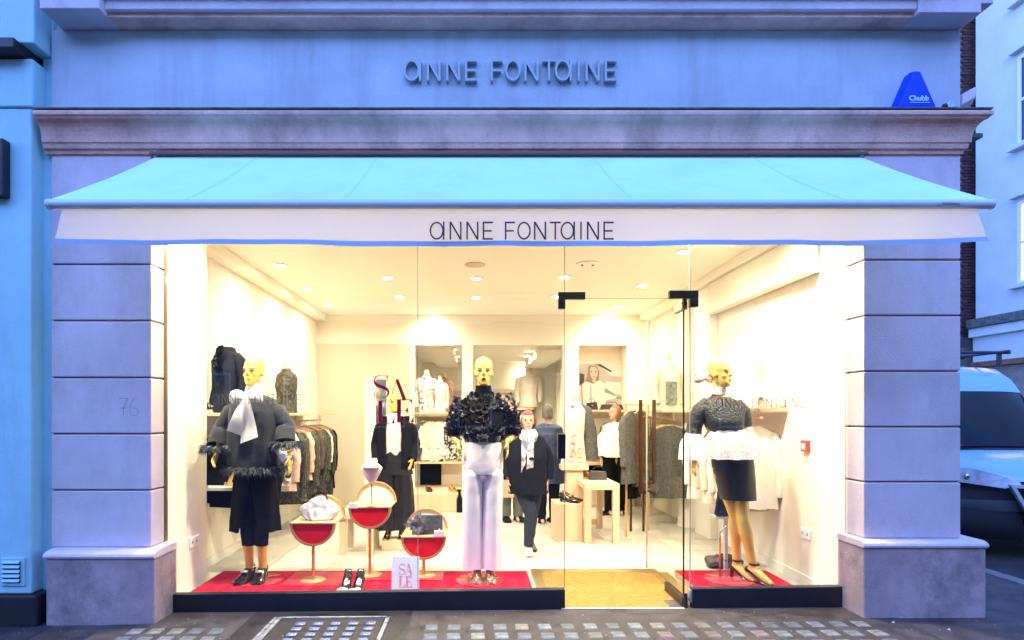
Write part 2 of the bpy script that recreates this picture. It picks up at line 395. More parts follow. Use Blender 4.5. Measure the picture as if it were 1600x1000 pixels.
cm.build('canopy', AWC, awn, smooth=True)
for px in (405, 590, 925, 1172):      # stitched seams between the canvas widths
    x = ax0 + (px-247)/(1094)*(ax1-ax0)
    sm = MB().loft([[(x-.009, r[0][1], r[0][2]+.0015), (x+.009, r[0][1], r[0][2]+.0015)] for r in
                    [[(0, TOPY+(BY-TOPY)*t, TOPZ+(BZ+BR-TOPZ)*t-.018*sin(pi*t)+.003*sin(x*2.3+1)*sin(pi*t))] for t in [i/12 for i in range(13)]]], (False, False), closed=False)
    sm.build('seam', MATS['awning_seam'], awn, smooth=True)
bx0, bx1 = (78-VX)/F*BY, (1547-VX)/F*BY
MB().cyl((bx0, BY, BZ), (bx1, BY, BZ), BR, 18).build('front_bar', AWM, awn, smooth='auto')
for x, s_ in ((bx0, -1), (bx1, 1)):
    MB().cyl((x-.006*s_, BY, BZ), (x+.012*s_, BY, BZ), BR*1.12, 18).build('end_cap', AWM, awn, smooth='auto', bevel=.004)
MB().box(bx1-.28, bx1-.19, BY-BR-.004, BY-BR+.006, BZ-.006, BZ+.002).build('bracket_clip', STEEL, awn)
# valance
def sag(u): return -.018*(1-(2*u-1)**2) - .004*sin(u*23)
vx0, vx1 = (97-VX)/F*BY, (1526-VX)/F*BY
rows = []
for i in range(9):
    t = i/8; row = []
    for j in range(97):
        u = j/96
        x = vx0-.040*t*(1-u)**8 + (vx1-vx0)*u + .036*t*u**8 if False else (vx0-.042*t) + ((vx1+.040*t)-(vx0-.042*t))*u
        y = BY+.002 + .010*sin(u*60+1.2)*t*0.6 + .012*t*sin(u*17)
        z = BZ-.015 + (2.432+sag(u)-(BZ-.015))*t
        row.append((x, y-.01*t, z))
    rows.append(row)
MB().loft(rows, (False, False), closed=False).build('valance', AWV, awn, smooth=True)
hem = [[(p[0], p[1]-.0035, p[2]) for p in [tuple(q) for q in rows[7]]], [(p[0], p[1]-.0035, p[2]-.001) for p in rows[8]]]
AWH = mat('awning_hem', (0.42, 0.56, 0.70), 0.85)
MB().loft(hem, (False, False), closed=False).build('hem', AWH, awn, smooth=True)
MB().box(ax0-.03, ax1+.03, FY-.07, FY-.002, 3.376, 3.398).build('cassette', mat('cassette_brown', (0.16,0.09,0.07), .6), awn, bevel=.004)
for x in (ax0, ax1): MB().cyl((x, FY-.04, 3.37), (x, FY-.04, 3.41), .012, 10).build('end_bracket', AWM, awn)
for px in (330, 1255):                 # folding arms under the canvas
    x = (px-VX)/F*3.7
    MB().tube([(x, FY, 3.20), (x+(.5 if px < 700 else -.5), 3.75, 2.98)], .022, 8).build('folding_arm', AWM, awn, smooth=True)
    MB().tube([(x+(.5 if px < 700 else -.5), 3.75, 2.98), (x, BY+.02, BZ)], .018, 8).build('folding_arm', AWM, awn, smooth=True)

# lettering drawn from strokes: (kind, x0, x1) in pixels of the awning strip, cap height 142
LET = [('a',62,172),('N',212,305),('N',343,437),('E',470,550),('F',643,722),('O',740,845),('N',870,965),('T',993,1080),('a',1083,1190),('I',1232,1242),('N',1283,1378),('E',1412,1493)]
def ell(cx, cz, rx, rz, n=28): return [(cx+rx*cos(2*pi*k/n), cz+rz*sin(2*pi*k/n)) for k in range(n)]
def letter(kind, x0, x1, z0, h, w, ya, yb):
    m = MB(); k = h
    X = lambda u: x0+(x1-x0)*u
    if kind == 'a':
        m.ribbon(ell((x0+x1-w)/2, z0+h*.5, (x1-x0-w)/2, h*.5-w/2), w, ya, yb, True)
        m.ribbon([(x1-w/2, z0), (x1-w/2, z0+h)], w, ya-.0004, yb+.0004)
    elif kind == 'O': m.ribbon(ell((x0+x1)/2, z0+h*.5, (x1-x0-w)/2, h*.5-w/2), w, ya, yb, True)
    elif kind == 'N':
        m.ribbon([(x0+w/2, z0), (x0+w/2, z0+h)], w, ya, yb); m.ribbon([(x1-w/2, z0), (x1-w/2, z0+h)], w, ya, yb)
        m.ribbon([(x0+w*.6, z0+h-.2*w), (x1-w*.6, z0+.2*w)], w*1.05, ya-.0004, yb+.0004)
    elif kind in 'EF':
        m.ribbon([(x0+w/2, z0), (x0+w/2, z0+h)], w, ya, yb)
        for zz, ln in ((z0+h-w/2, 1), (z0+h*.49, .88)) + (((z0+w/2, 1),) if kind == 'E' else ()):
            m.ribbon([(x0+w*.9, zz), (X(ln), zz)], w, ya-.0004, yb+.0004)
    elif kind == 'T':
        m.ribbon([(x0, z0+h-w/2), (x1, z0+h-w/2)], w, ya, yb); m.ribbon([((x0+x1)/2, z0), ((x0+x1)/2, z0+h-w*.9)], w, ya-.0004, yb+.0004)
    elif kind == 'I': m.ribbon([((x0+x1)/2, z0), ((x0+x1)/2, z0+h)], w, ya, yb)
    return m
def lettering(pxl, pxr, py_top, py_bot, d, w, thick, material, parent):
    s_ = (pxr-pxl)/(1493-62)
    h = (py_bot-py_top)/F*d
    for kd, a, b in LET:
        x0 = (pxl+(a-62)*s_-VX)/F*d; x1 = (pxl+(b-62)*s_-VX)/F*d
        letter(kd, x0, x1, CZ-(py_bot-VY)/F*d, h, w, d-thick, d).build('letter', material, parent)
lettering(672.5, 959, 346.5, 374.5, BY-.017, .0082, .0012, AWT, awn)
sgn = thing('shop_sign', 'raised metal shop name letters mounted on the stone fascia above the cornice', 'sign', (0.25, FY, 3.93))
lettering(633, 962, 97, 130, FY-.004, .0155, .034, mat('sign_letter_metal', (0.36, 0.42, 0.44), 0.5, metal=0.2), sgn)

# alarm box
alm = thing('alarm_box', 'blue triangular alarm box standing on the right end of the cornice', 'alarm box', (3.18, FY-.06, 3.675))
AB = mat('alarm_blue', (0.001, 0.055, 0.72), 0.45, spec=.15)
def tri(s_, y, rz=.0, top=.30):
    w = .147*s_
    return [(-w,y,.0+rz),(w,y,.0+rz),(w*.98,y,.028+rz),(.028*s_,y,top-.006),(.012*s_,y,top),(-.012*s_,y,top),(-.028*s_,y,top-.006),(-w*.98,y,.028+rz)]
MB().loft([tri(1.0,.055),tri(1.0,.0),tri(.93,-.030,.012,.287),tri(.90,-.033,.016,.280)]).build('case', AB, alm, local=True, smooth='auto')
fc = bpy.data.curves.new('t', 'FONT'); fc.body = 'Chubb'; fc.size = .052; fc.extrude = .0012; fc.offset = .0010; fc.align_x = 'CENTER'
fo = bpy.data.objects.new('t', fc); COL.objects.link(fo)
bpy.context.view_layer.update()
tm = bpy.data.meshes.new_from_object(fo.evaluated_get(bpy.context.evaluated_depsgraph_get())); bpy.data.objects.remove(fo)
AWHITE = mat('alarm_print', (0.55, 0.85, 0.9), 0.5)
tm.materials.clear(); tm.materials.append(AWHITE)
to = bpy.data.objects.new('lettering', tm); COL.objects.link(to); to.parent = alm; to.location = (.012, -.0345, .075); to.rotation_euler = (pi/2, 0, 0)
MB().box(-.05, .09, -.0345, -.0325, .060, .064).build('underline', AWHITE, alm, local=True)
# bits on the ledge
fl = thing('flood_light', 'small grey security light on the ledge by the building corner', 'light', (3.44, FY-.06, 3.68))
MB().cyl((-.02,0,0),(-.02,0,.05),.012,10).build('stem', LEAD, fl, local=True)
MB().loft([[(-.05,-.03,.03),(-.02,-.03,.02),(-.02,.03,.02),(-.05,.03,.03)],[(-.02,-.03,.075),(.03,-.03,.03),(.03,.03,.03),(-.02,.03,.075)]]).build('hood', STEEL, fl, local=True, bevel=.004)
MB().ball((-.05,-.02,.035),.02,10,6).build('lens', BLACKP, fl, local=True, smooth=True)
cl = thing('cable_clip', 'tiny dark cable clamp on the ledge left of the blue alarm box', 'clamp', (2.96, FY-.05, 3.68))
MB().box(-.03,.03,-.02,.02,0,.012).build('base', STEEL, cl, local=True); MB().ball((.012,-.01,.028),.014,8,5).build('knob', BLACKP, cl, local=True)
MB().ball((-.02,-.01,.02),.009,8,5).build('knob', BLACKP, cl, local=True)

# --- left neighbour
nb = thing('neighbour_building', 'pale blue rendered building at the left edge with a dark plinth', 'building', (-3.6, 4.5, 0))
MB().box(-9, -3.195, 4.15, 4.9, .20, 3.70).build('wall', NEIGH, nb, bevel=.01)
MB().box(-3.194, XL-.001, 4.262, 4.9, -.2, 9).build('wall_return', NEIGH, nb)
MB().box(-9, -3.13, 4.11, 4.9, -.25, .197).build('plinth', BLACKP, nb, bevel=.01)
MB().box(-9, -3.175, 4.135, 4.9, 3.702, 4.05).build('wall_band', NEIGH, nb, bevel=.012)
MB().box(-9, -3.22, 4.02, 4.9, 4.052, 4.13).build('ledge', BLACKP, nb, bevel=.01)
MB().box(-9, -3.13, 4.09, 4.9, 4.132, 9).build('upper_wall', NEIGH, nb, bevel=.01)
vg = MB().box(-3.405, -3.235, 4.135, 4.149, .262, .462).build('vent_grille', NEIGH, nb, bevel=.003)
MB().box(-3.385, -3.262, 4.128, 4.1345, .285, .44).build('vent_recess', BLACKP, vg)
for k in range(5):
    z = .292+k*.033
    MB().hexa([(-3.385,4.118,z),(-3.262,4.118,z),(-3.262,4.1275,z+.012),(-3.385,4.1275,z+.012),(-3.385,4.116,z+.004),(-3.262,4.116,z+.004),(-3.262,4.1275,z+.021),(-3.385,4.1275,z+.021)]).build('slat', NEIGH, vg)
bs = thing('wall_sign', 'black square sign panel on the pale wall at the left edge', 'sign', (-3.5, 4.10, 3.2))
MB().box(-3.9, -3.345, 4.08, 4.149, 3.045, 3.452).build('panel', BLACKP, bs, bevel=.006)
MB().box(-3.9, -3.375, 4.074, 4.0795, 3.075, 3.425).build('sign_face', mat('sign_face_dark', (0.01,0.012,0.03), .2), bs)

# --- brick wall across the side street and the white building behind
bw = thing('brick_wall', 'tall dark brick end wall glimpsed beyond the shop corner', 'wall', (11.6, 14.3, 0))
MB().box(10.6, 12.6, 14.06, 14.4, -.25, 14).build('mortar_core', JOINT, bw)
bkm = MB().box(-.104,.104,-.03,.03,0,.062).mesh('brick', BRICKM)
for r_ in range(146, 24, -1):
    pass
    for k in range(2):
        if sum(1 for _ in ()) : pass
        x = 12.11 - k*.215 + (.1 if r_ % 2 else 0)
        o = bpy.data.objects.new('brick', bkm); COL.objects.link(o); o.parent = bw; o.location = (x-11.6, 14.05-14.3+random.uniform(-.006,.006), r_*.075+1.5)
wb = thing('white_building', 'white rendered building with sash windows across the side street', 'building', (12, 13, 0))
WBM = mat('white_render', (0.62, 0.66, 0.68), 0.75, var=0.06, scale=1.2, bump=0.15, bscale=40)
WX = 12.0
MB().box(WX, WX+6, 6, 13.80, 3.74, 16).build('wall', WBM, wb)
WFR = mat('white_gloss', (0.78, 0.79, 0.80), 0.4)
WGL = mat('dark_window_glass', (0.03, 0.04, 0.06), 0.08, spec=0.9)
WLIT = mat('lit_blind', (0.8, 0.62, 0.42), 0.8, emit=(1.0, .62, .35), estr=0.35)
def zat(py, px): return CZ-(py-VY)/F*(WX*F/(px-VX))
def wwin(z0, z1, y0, y1, lit=False):
    w = MB(); 
    for a, b, c, d in ((y0,y1,z0,z0+.07),(y0,y1,z1-.07,z1),(y0,y0+.09,z0+.071,z1-.071),(y1-.09,y1,z0+.071,z1-.071),(y0+.091,y1-.091,(z0+z1)/2-.03,(z0+z1)/2+.03)):
        w.box(WX-.03, WX-.001, a, b, c, d)
    f = w.build('window', WFR, wb)
    MB().box(WX-.012, WX-.002, y0+.09, y1-.09, z0+.07, z1-.07).build('pane', WLIT if lit else WGL, f)
    if lit:
        for k in range(9):
            zz = z0+.12+k*(z1-z0-.24)/8
            MB().box(WX-.016, WX-.0125, y0+.09, y1-.09, zz, zz+.012).build('blind_slat', mat('blind_slat', (.3,.2,.15), .8), f)
    MB().box(WX-.16, WX-.001, y0-.12, y1+.12, z0-.10, z0-.002).build('sill', WBM, f, bevel=.01)
    MB().box(WX-.14, WX-.001, y0-.10, y1+.10, z1+.10, z1+.22).build('hood', WBM, f, bevel=.01)
ya, yb = 11.2, 12.72
wwin(7.40, 9.35, ya, yb); wwin(10.6, 12.5, ya, yb); wwin(4.35, 6.15, ya, yb, True)
MB().box(WX-.22, WX+1, 6, 13.82, 3.52, 3.735).build('shop_cornice', LEAD, wb, bevel=.02)
MB().box(WX-.16, WX+1, 6, 13.82, 3.31, 3.518).build('shop_cornice', WBM, wb, bevel=.01)
MB().box(WX-.05, WX+1, 6, 13.82, 2.72, 3.308).build('shop_fascia', WBM, wb)
MB().box(WX-.10, WX+1, 6, 13.82, 2.60, 2.718).build('shop_soffit', mat('rusty_timber', (.22,.10,.06), .8, var=.3), wb)
MB().box(WX+.02, WX+1, 6, 13.82, -.25, 2.598).build('shopfront', mat('tan_shopfront', (.30,.24,.20), .7, var=.2), wb)

# --- facade across the street (behind the camera; it shades the lower sky and shows in the glass)
ob = thing('opposite_building', 'brick terrace across the street facing the shop', 'building', (0, -11, 0))
MB().box(-26, 26, -14, -11, -.2, 11.5).build('wall', mat('opposite_brick', (.20,.15,.14), .9, var=.2), ob)
for i in range(-8, 9):
    for z in (1.0, 4.6, 7.9):
        MB().box(i*3-.6, i*3+.6, -11.001, -10.96, z, z+1.9).build('window', WFR, ob)
        MB().box(i*3-.52, i*3+.52, -10.959, -10.95, z+.08, z+1.82).build('pane', WGL, ob)

# ================================================================ SHOP SHELL
RL, RR, RB, CH = -2.61, 2.885, 9.5, 3.13
flo = struct(MB().box(-2.9, 3.2, GY+.02, 15.2, -.06, -.006).build('shop_floor', mat('grout', (.42,.37,.31), .8)))
tme = MB().box(-.298,.298,-.298,.298,-.005,0).mesh('floor_tile', TILE)
for i in range(10):
    for j in range(18):
        x = -2.62+.3+i*.6; y = 4.49+.3+j*.6
        if y > 14.9 or (y > 9.6 and (x < -1.2 or x > 1.9)): continue
        o = bpy.data.objects.new('floor_tile', tme); COL.objects.link(o); o.parent = flo; o.location = (x, y, 0)
struct(MB().box(-2.9, 3.2, FY+.36, 9.7, CH, CH+.15).build('ceiling', CEILI))
wl = struct(MB().box(RL-.3, RL, 5.16, RB, 0, CH).build('wall_left', WALLI))
struct(MB().box(RL-.3, -2.40, GY+.03, 5.155, -.05, CH).build('wall_left_return', WALLI))
wr = struct(MB().box(RR, RR+.3, GY+.03, RB, 0, CH).build('wall_right', WALLI))
MB().box(RR-.02, RR-.001, GY+.03, 4.66, 0, CH).build('pilaster_strip', WALLI, wr)
MB().box(RR-.012, RR-.0005, 4.662, 4.80, 0, CH).build('pilaster_strip', WALLI, wr)
# cornice boxes
for x0, x1, nm in ((RL+.001, RL+.16, 'ceiling_cove'), (RR-.17, RR-.021, 'ceiling_cove')):
    struct(MB().box(x0, x1, 5.17 if x0 < 0 else 4.82, RB-.01, CH-.10, CH-.001).build(nm, CEILI, bevel=.004))
# right wall: front display panel proud of the wall, then a recess with a column
MB().box(RR-.13, RR-.021, 4.802, 6.82, CH-.45, CH-.11).build('display_pelmet', WALLI, wr)
MB().box(RR-.10, RR-.001, 6.84, 7.30, 0, CH-.11).build('column', CEILI, wr, bevel=.004)
MB().box(RR-.16, RR-.001, 7.55, 7.75, 0, CH-.11).build('column', CEILI, wr, bevel=.004)
SKIRT = mat('skirting', (.80,.77,.70), .5)
MB().box(RL+.001, RL+.014, 5.17, RB-.05, 0.001, .09).build('skirting_board', SKIRT, wl)
MB().box(RR-.014, RR-.0003, 4.81, 6.8, 0.001, .09).build('skirting_board', SKIRT, wr)
# back wall with openings
bkw = struct(MB().box(RL, RR, RB, RB+.18, 2.63, CH).build('wall_back', WALLI))
def bx(px): return (px-VX)/F*RB
def bz(py): return CZ-(py-VY)/F*RB
BEIGE = mat('greige_panel', (0.60, 0.54, 0.43), 0.55)
MB().box(RL, bx(648), RB, RB+.18, 0, 2.629).build('wall_panel', WALLI, bkw)
MB().box(bx(482), bx(640), RB-.012, RB-.0005, .02, bz(537)).build('greige_panel', BEIGE, bkw, bevel=.004)
MB().box(bx(722), bx(739), RB-.03, RB+.18, 0, 2.629).build('pier', CEILI, bkw)
MB().box(bx(880), bx(904), RB-.03, RB+.18, 0, 2.629).build('pier', CEILI, bkw)
MB().box(bx(980), RR, RB, RB+.18, 0, 2.629).build('wall_panel', WALLI, bkw)
MB().box(bx(648), bx(722)-.001, RB+.32, RB+.38, 0, 1.45).build('niche_back', WALLI, bkw)
MB().box(bx(904), bx(980), RB+.40, RB+.46, 0, 2.9).build('niche_back', WALLI, bkw)
MB().box(bx(904)-.03, bx(904), RB+.18, RB+.40, 0, 2.8).build('niche_cheek', WALLI, bkw)
MB().box(bx(980), bx(980)+.03, RB+.18, RB+.40, 0, 2.8).build('niche_cheek', WALLI, bkw)
MB().box(bx(904), bx(980), RB+.001, RB+.40, bz(535), bz(535)+.06).build('niche_head', WALLI, bkw)
# second room
struct(MB().box(-1.4, 2.2, RB+.19, 14.6, 2.75, 2.85).build('ceiling', CEILI))
struct(MB().box(-1.45, -1.3, RB+.19, 14.6, 0, 2.75).build('wall_left', WALLI))
w2 = struct(MB().box(2.02, 2.15, RB+.47, 14.6, 0, 2.75).build('wall_right', WALLI))
w3 = struct(MB().box(-1.4, 2.2, 14.2, 14.4, 0, 2.75).build('wall_back', WALLI))
for y in (10.2, 11.3, 12.4, 13.3): MB().box(1.86 if y < 13 else 1.9, 2.018, y, y+.22, 0, 2.45).build('door_frame', CEILI, w2, bevel=.004)
MB().box(-.9, -.4, RB+.5, 14.1, 2.62, 2.748).build('ceiling_drop', CEILI, w3)
MB().box(1.2, 1.7, RB+.5, 14.1, 2.60, 2.748).build('ceiling_drop', CEILI, w3)
MB().box(.05, 1.5, 14.10, 14.198, 2.0, 2.1).build('wardrobe_head', BEIGE, w3)
MB().box(1.42, 1.5, 14.05, 14.198, 0, 2.099).build('wardrobe_side', BEIGE, w3); MB().box(.05, .12, 14.05, 14.198, 0, 2.0).build('wardrobe_side', BEIGE, w3)
MB().box(-.7, -.35, 14.12, 14.198, 0, 2.05).build('door_panel', mat('tan_door', (.50,.36,.26), .6), w3)

# --- shopfront: stall risers, frame, panes, door
def riser(p0, p1, t0, t1, nm, lab):
    x0, x1 = (p0-VX)/F*4.40, (p1-VX)/F*4.40
    za, zb = CZ-(t0-VY)/F*4.40, CZ-(t1-VY)/F*4.40
    o = MB().hexa([(x0,4.395,-.2),(x1,4.395,-.2),(x1,4.46,-.2),(x0,4.46,-.2),(x0,4.395,za),(x1,4.395,zb),(x1,4.46,zb),(x0,4.46,za)]).build(nm, NAVY, bevel=.004)
    return tag(o, lab, 'stall riser')
riser(262, 883, 929, 921, 'stall_riser', 'long dark navy stall riser under the left shop window')
riser(1082, 1325, 920, 916.5, 'stall_riser', 'short dark navy stall riser right of the open door')
sf = thing('shopfront_glazing', 'tall frameless glass shopfront with thin bronze edge trims', 'shop window', (0, GY, 0))
gx0, gx1 = (259-VX)/F*GY, (1324-VX)/F*GY
MB().box(gx0-.02, gx0, GY-.02, GY+.03, .05, 3.2).build('edge_trim', ALU, sf); MB().box(gx1, gx1+.02, GY-.02, GY+.03, .05, 3.2).build('edge_trim', ALU, sf)
MB().box(gx0-.02, gx1+.02, GY-.03, GY+.06, 3.201, 3.37).build('head_trim', ALU, sf)
def gx(px): return (px-VX)/F*GY
def gzz(py): return CZ-(py-VY)/F*GY
def pane(p0, p1, z0, z1):
    MB().box(gx(p0)+.001, gx(p1)-.001, GY-.006, GY+.006, z0, z1).build('pane', GLASS, sf)
pane(259, 653, .115, 3.2); pane(653, 882, .14, 3.2); pane(882, 1078, gzz(467)+.004, 3.2); pane(1078, 1324, .16, 3.2)
SEAL = mat('silicone_seam', (.32,.26,.22), .5)
for p_ in (653, 882, 1078):
    MB().box(gx(p_)-.0022, gx(p_)+.0022, GY-.0075, GY+.0075, .15 if p_ != 882 else .16, 3.199).build('seam', SEAL, sf)
MB().box(gx(905), gx(1050), GY-.003, GY+.003, gzz(467)+.001, gzz(467)+.0035).build('seam', SEAL, sf)
PATCH = mat('black_patch_fitting', (.016,.012,.011), .35)
def patch(pts): 
    m = MB()
    for a in pts: m.box(gx(a[0]), gx(a[1]), GY-.02, GY+.02, gzz(a[3]), gzz(a[2]))
    return m
patch([(872,914,457,468.2),(872,883,468.4,483)]).build('patch_fitting', PATCH, sf, bevel=.003)
patch([(1045,1090,454.5,467),(1077,1090,467.2,480),(1067,1072,467.2,478)]).build('patch_fitting', PATCH, sf, bevel=.003)
MB().box(gx(871), gx(883), GY-.03, GY+.03, gzz(716.5), gzz(678)).build('lock_plate', PATCH, sf, bevel=.003)
MB().box(gx(1077), gx(1083), GY-.02, GY+.03, gzz(940), gzz(921)).build('edge_cap', STEEL, sf)
# door leaf, standing open inward
dr = thing('glass_door', 'frameless glass door standing open into the shop', 'door', (1.615, GY, 0))
DG = MB().box(-.005,.005,.03,.98,.05,2.355).build('pane', glass_mat('door_glass', .04, .22), dr, local=True)
MB().box(-.0062,.0062,.026,.0295,.05,2.355).build('edge', mat('door_edge', (.05,.025,.02), .3), dr, local=True)
MB().box(-.0062,.0062,.981,.985,.05,2.355).build('edge', mat('door_far_edge', (.55,.45,.33), .3), dr, local=True)
MB().box(-.02,.02,.0,.42,0.002,.085).build('bottom_fitting', PATCH, dr, local=True, bevel=.004)
MB().box(-.02,.02,.0,.20,2.30,2.36).build('top_fitting', mat('fitting_side', (.20,.18,.13), .35), dr, local=True, bevel=.004)
MB().cyl((0,-.012,-.01),(0,-.012,.12),.016,12).build('pivot', PATCH, dr, local=True)
# entrance mat in its brass frame
COIR = mat('gold_coir', (.50,.27,.05), .9, var=.22, scale=26, bump=.9, bscale=300, detail=10)
BRASS = mat('brass_frame', (.55,.38,.16), .35, metal=.8)
em = thing('entrance_mat', 'golden coir entrance mat in a brass frame inside the doorway', 'mat', (1.18, 4.95, 0))
MB().box(.62, 1.70, 4.42, 5.38, .001, .012).build('coir', COIR, em)
fm = MB().hexa([(.62,5.382,.002),(1.72,5.382,.002),(1.72,5.50,.002),(.62,5.50,.002),(.62,5.382,.018),(1.72,5.382,.018),(1.72,5.50,.018),(.62,5.50,.018)])
fm.build('frame_bar', BRASS, em, bevel=.003)
MB().box(1.702, 1.80, 4.42, 5.381, .002, .018).build('frame_bar', BRASS, em, bevel=.003)
MB().box(.53, .618, 4.47, 5.50, .002, .018).build('frame_bar', BRASS, em, bevel=.003)
MB().box(.66, 1.60, 4.385, 4.418, -.03, .014).build('threshold', mat('threshold_stone', (.5,.45,.40), .6, var=.2, scale=8), em)

# --- red display platforms
p1 = thing('display_platform', 'low red carpeted display platform in the left window', 'platform', (-.9, 4.9, 0))
MB().box(-2.30, .475, 4.48, 5.27, .003, .052).build('base', mat('plywood', (.55,.36,.20), .6), p1)
MB().box(-2.30, .475, 4.48, 5.27, .0525, .06).build('carpet', RED, p1, bevel=.002)
DRED = mat('deep_red_panel', (.42,.01,.03), .35, var=.1)
MB().box(-1.62, -1.14, 4.80, 5.22, .0602, .066).build('inset_panel', DRED, p1); MB().box(-.98, -.28, 4.96, 5.22, .0602, .066).build('inset_panel', DRED, p1)
p2_ = thing('display_platform', 'small red carpeted display platform right of the door', 'platform', (2.3, 4.9, 0))
MB().box(1.83, 2.66, 4.48, 5.27, .003, .058).build('base', MATS['plywood'], p2_)
MB().box(1.83, 2.66, 4.48, 5.27, .0585, .066).build('carpet', RED, p2_, bevel=.002)

# ================================================================ CEILING LIGHTS
LENS = mat('lamp_lens', (1,1,1), .5, emit=(1.0, .88, .66), estr=30)
RIM = mat('white_trim_ring', (.85,.83,.78), .4)
WARM = (1.0, .88, .64)
def spot(x, y, z, energy, label, ang=168, blend=1.0, aim=None, vis=True):
    t = thing('ceiling_spotlight', label, 'ceiling light', (x, y, z), 0, 'recessed ceiling spotlights')
    MB().lathe([(.078,0),(.083,-.004),(.080,-.010),(.062,-.012),(.060,0)], n=20, caps=(False, False)).build('trim_ring', RIM, t, local=True, smooth=True)
    MB().lathe([(.059,-.003),(.040,-.012),(.012,-.016)], n=16).build('lens', LENS, t, local=True, smooth=True)
    l = bpy.data.lights.new('spot_lamp', 'SPOT'); l.energy = energy; l.color = WARM; l.spot_size = radians(ang); l.spot_blend = blend; l.shadow_soft_size = .05
    lo = bpy.data.objects.new('spot_lamp', l); COL.objects.link(lo); lo.parent = t; lo.location = (0, 0, -.03)
    if aim: lo.rotation_euler = Vector((aim[0]-x, aim[1]-y, aim[2]-z)).to_track_quat('-Z', 'Y').to_euler()
    return t
EN = 19
place = {(438,414):'in the left ceiling row, nearest the window', (481,450):'in the left ceiling row, middle', (513,475):'in the left ceiling row, deepest',
 (606,433):'second row from the left, nearest the window', (624,463):'second row from the left, middle', (676,488):'second row from the left, deepest',
 (744,434):'above the ruffled mannequin, nearest the window', (744,464):'above the ruffled mannequin, farther back', (882,432):'behind the glass seam left of the door',
 (869,463):'just left of the black patch fitting', (1003,446):'right of the doorway ceiling panel', (965,478):'pair before the poster niche, front one', (951,489):'pair before the poster niche, back one',
 (1068,393):'just under the awning hem above the door'}
for (px, py), s_ in place.items():
    d = (CH-CZ)*F/(VY-py)
    spot((px-VX)/F*d, d, CH-.001, EN, 'small glowing recessed spotlight ' + s_, aim=None)
for k, (px, w_) in enumerate(((330,'over the dark coat mannequin'),(520,'over the round display stands'),(757,'over the ruffled top mannequin'),(1000,'over the entrance mat'),(1180,'over the lace top mannequin'))):
    x = (px-VX)/F*4.75; spot(x, 4.55, CH-.001, 82, 'window spotlight behind the awning '+w_, ang=150, blend=.9, aim=(x, 5.02, .9))
for px, py, s_ in ((708,546,'left of the pier'),(713,557,'left of the pier, farther back'),(826,549,'right group, nearest'),(823,556,'right group, second'),(827,564,'right group, third'),(820,569,'right group, deepest')):
    d = (2.75-CZ)*F/(VY-py); spot((px-VX)/F*min(d,14), min(d,14), 2.749, 40, 'tiny back room ceiling spotlight, '+s_)
ODISC = mat('speaker_grille', (.62,.50,.38), .8)
sp = tag(MB().lathe([(.11,0),(.115,-.006),(.0,-.008)], ((742-VX)/F*6.3, 6.3, CH-.001), 24).build('ceiling_speaker', ODISC, smooth='auto'), 'flat round beige speaker disc in the ceiling', 'speaker')
tw = thing('ceiling_fixture', 'oval white twin socket fixture in the ceiling above the door', 'ceiling fixture', ((918-VX)/F*6.27, 6.27, CH-.001))
MB().lathe([(.13,0),(.13,-.008),(.11,-.012)], n=24).build('plate', RIM, tw, local=True, smooth='auto')
for s_ in (-.06, .06): MB().ball((s_,0,-.012),.018,10,6).build('socket', mat('socket_brown', (.35,.24,.16), .6), tw, local=True)
dt = tag(MB().ball(P(495,494,9.35), .02, 8, 5).build('smoke_sensor', PATCH), 'tiny dark sensor in the far left ceiling corner', 'sensor')
dt = tag(MB().ball(P(1017,494,9.35), .02, 8, 5).build('smoke_sensor', PATCH), 'tiny dark sensor in the far right ceiling corner', 'sensor')
# ================================================================ FIGURES
GOLD = mat('gold_mannequin_skin', (0.80, 0.51, 0.10), 0.3, metal=0.08, coat=0.4)
PALE = mat('pale_mannequin_skin', (0.72, 0.56, 0.36), 0.4)
SKIN = mat('human_skin', (0.62, 0.36, 0.27), 0.5, sub=0.1)
SMOKE = mat('grey_eye_shadow', (0.10, 0.08, 0.07), 0.5)
CLEAR = mat('clear_base_plate', (0.55, 0.03, 0.06), 0.05, spec=0.9)
CHROME = mat('chrome_rod', (0.7, 0.66, 0.6), 0.15, metal=1.0)

def remeshed(mb, voxel, smooth=3):
    me = mb.mesh('tmp'); o = bpy.data.objects.new('tmp', me); COL.objects.link(o)
    r = o.modifiers.new('r', 'REMESH'); r.mode = 'VOXEL'; r.voxel_size = voxel
    if smooth: s_ = o.modifiers.new('s', 'SMOOTH'); s_.iterations = smooth; s_.factor = 0.5
    bpy.context.view_layer.update()
    ev = o.evaluated_get(bpy.context.evaluated_depsgraph_get())
    m2 = bpy.data.meshes.new_from_object(ev); bpy.data.objects.remove(o); bpy.data.meshes.remove(me)
    out = MB(); out.v = [v.co.copy() for v in m2.vertices]; out.f = [tuple(p.vertices) for p in m2.polygons]
    bpy.data.meshes.remove(m2); return out
def er(cx, cy, z, rx, ry, n=24, p=2.0):
    out = []
    for k in range(n):
        c, s_ = cos(2*pi*k/n), sin(2*pi*k/n)
        out.append(Vector((cx+rx*math.copysign(abs(c)**(2/p), c), cy+ry*math.copysign(abs(s_)**(2/p), s_), z)))
    return out
def lerp(a, b, t): return a+(b-a)*t

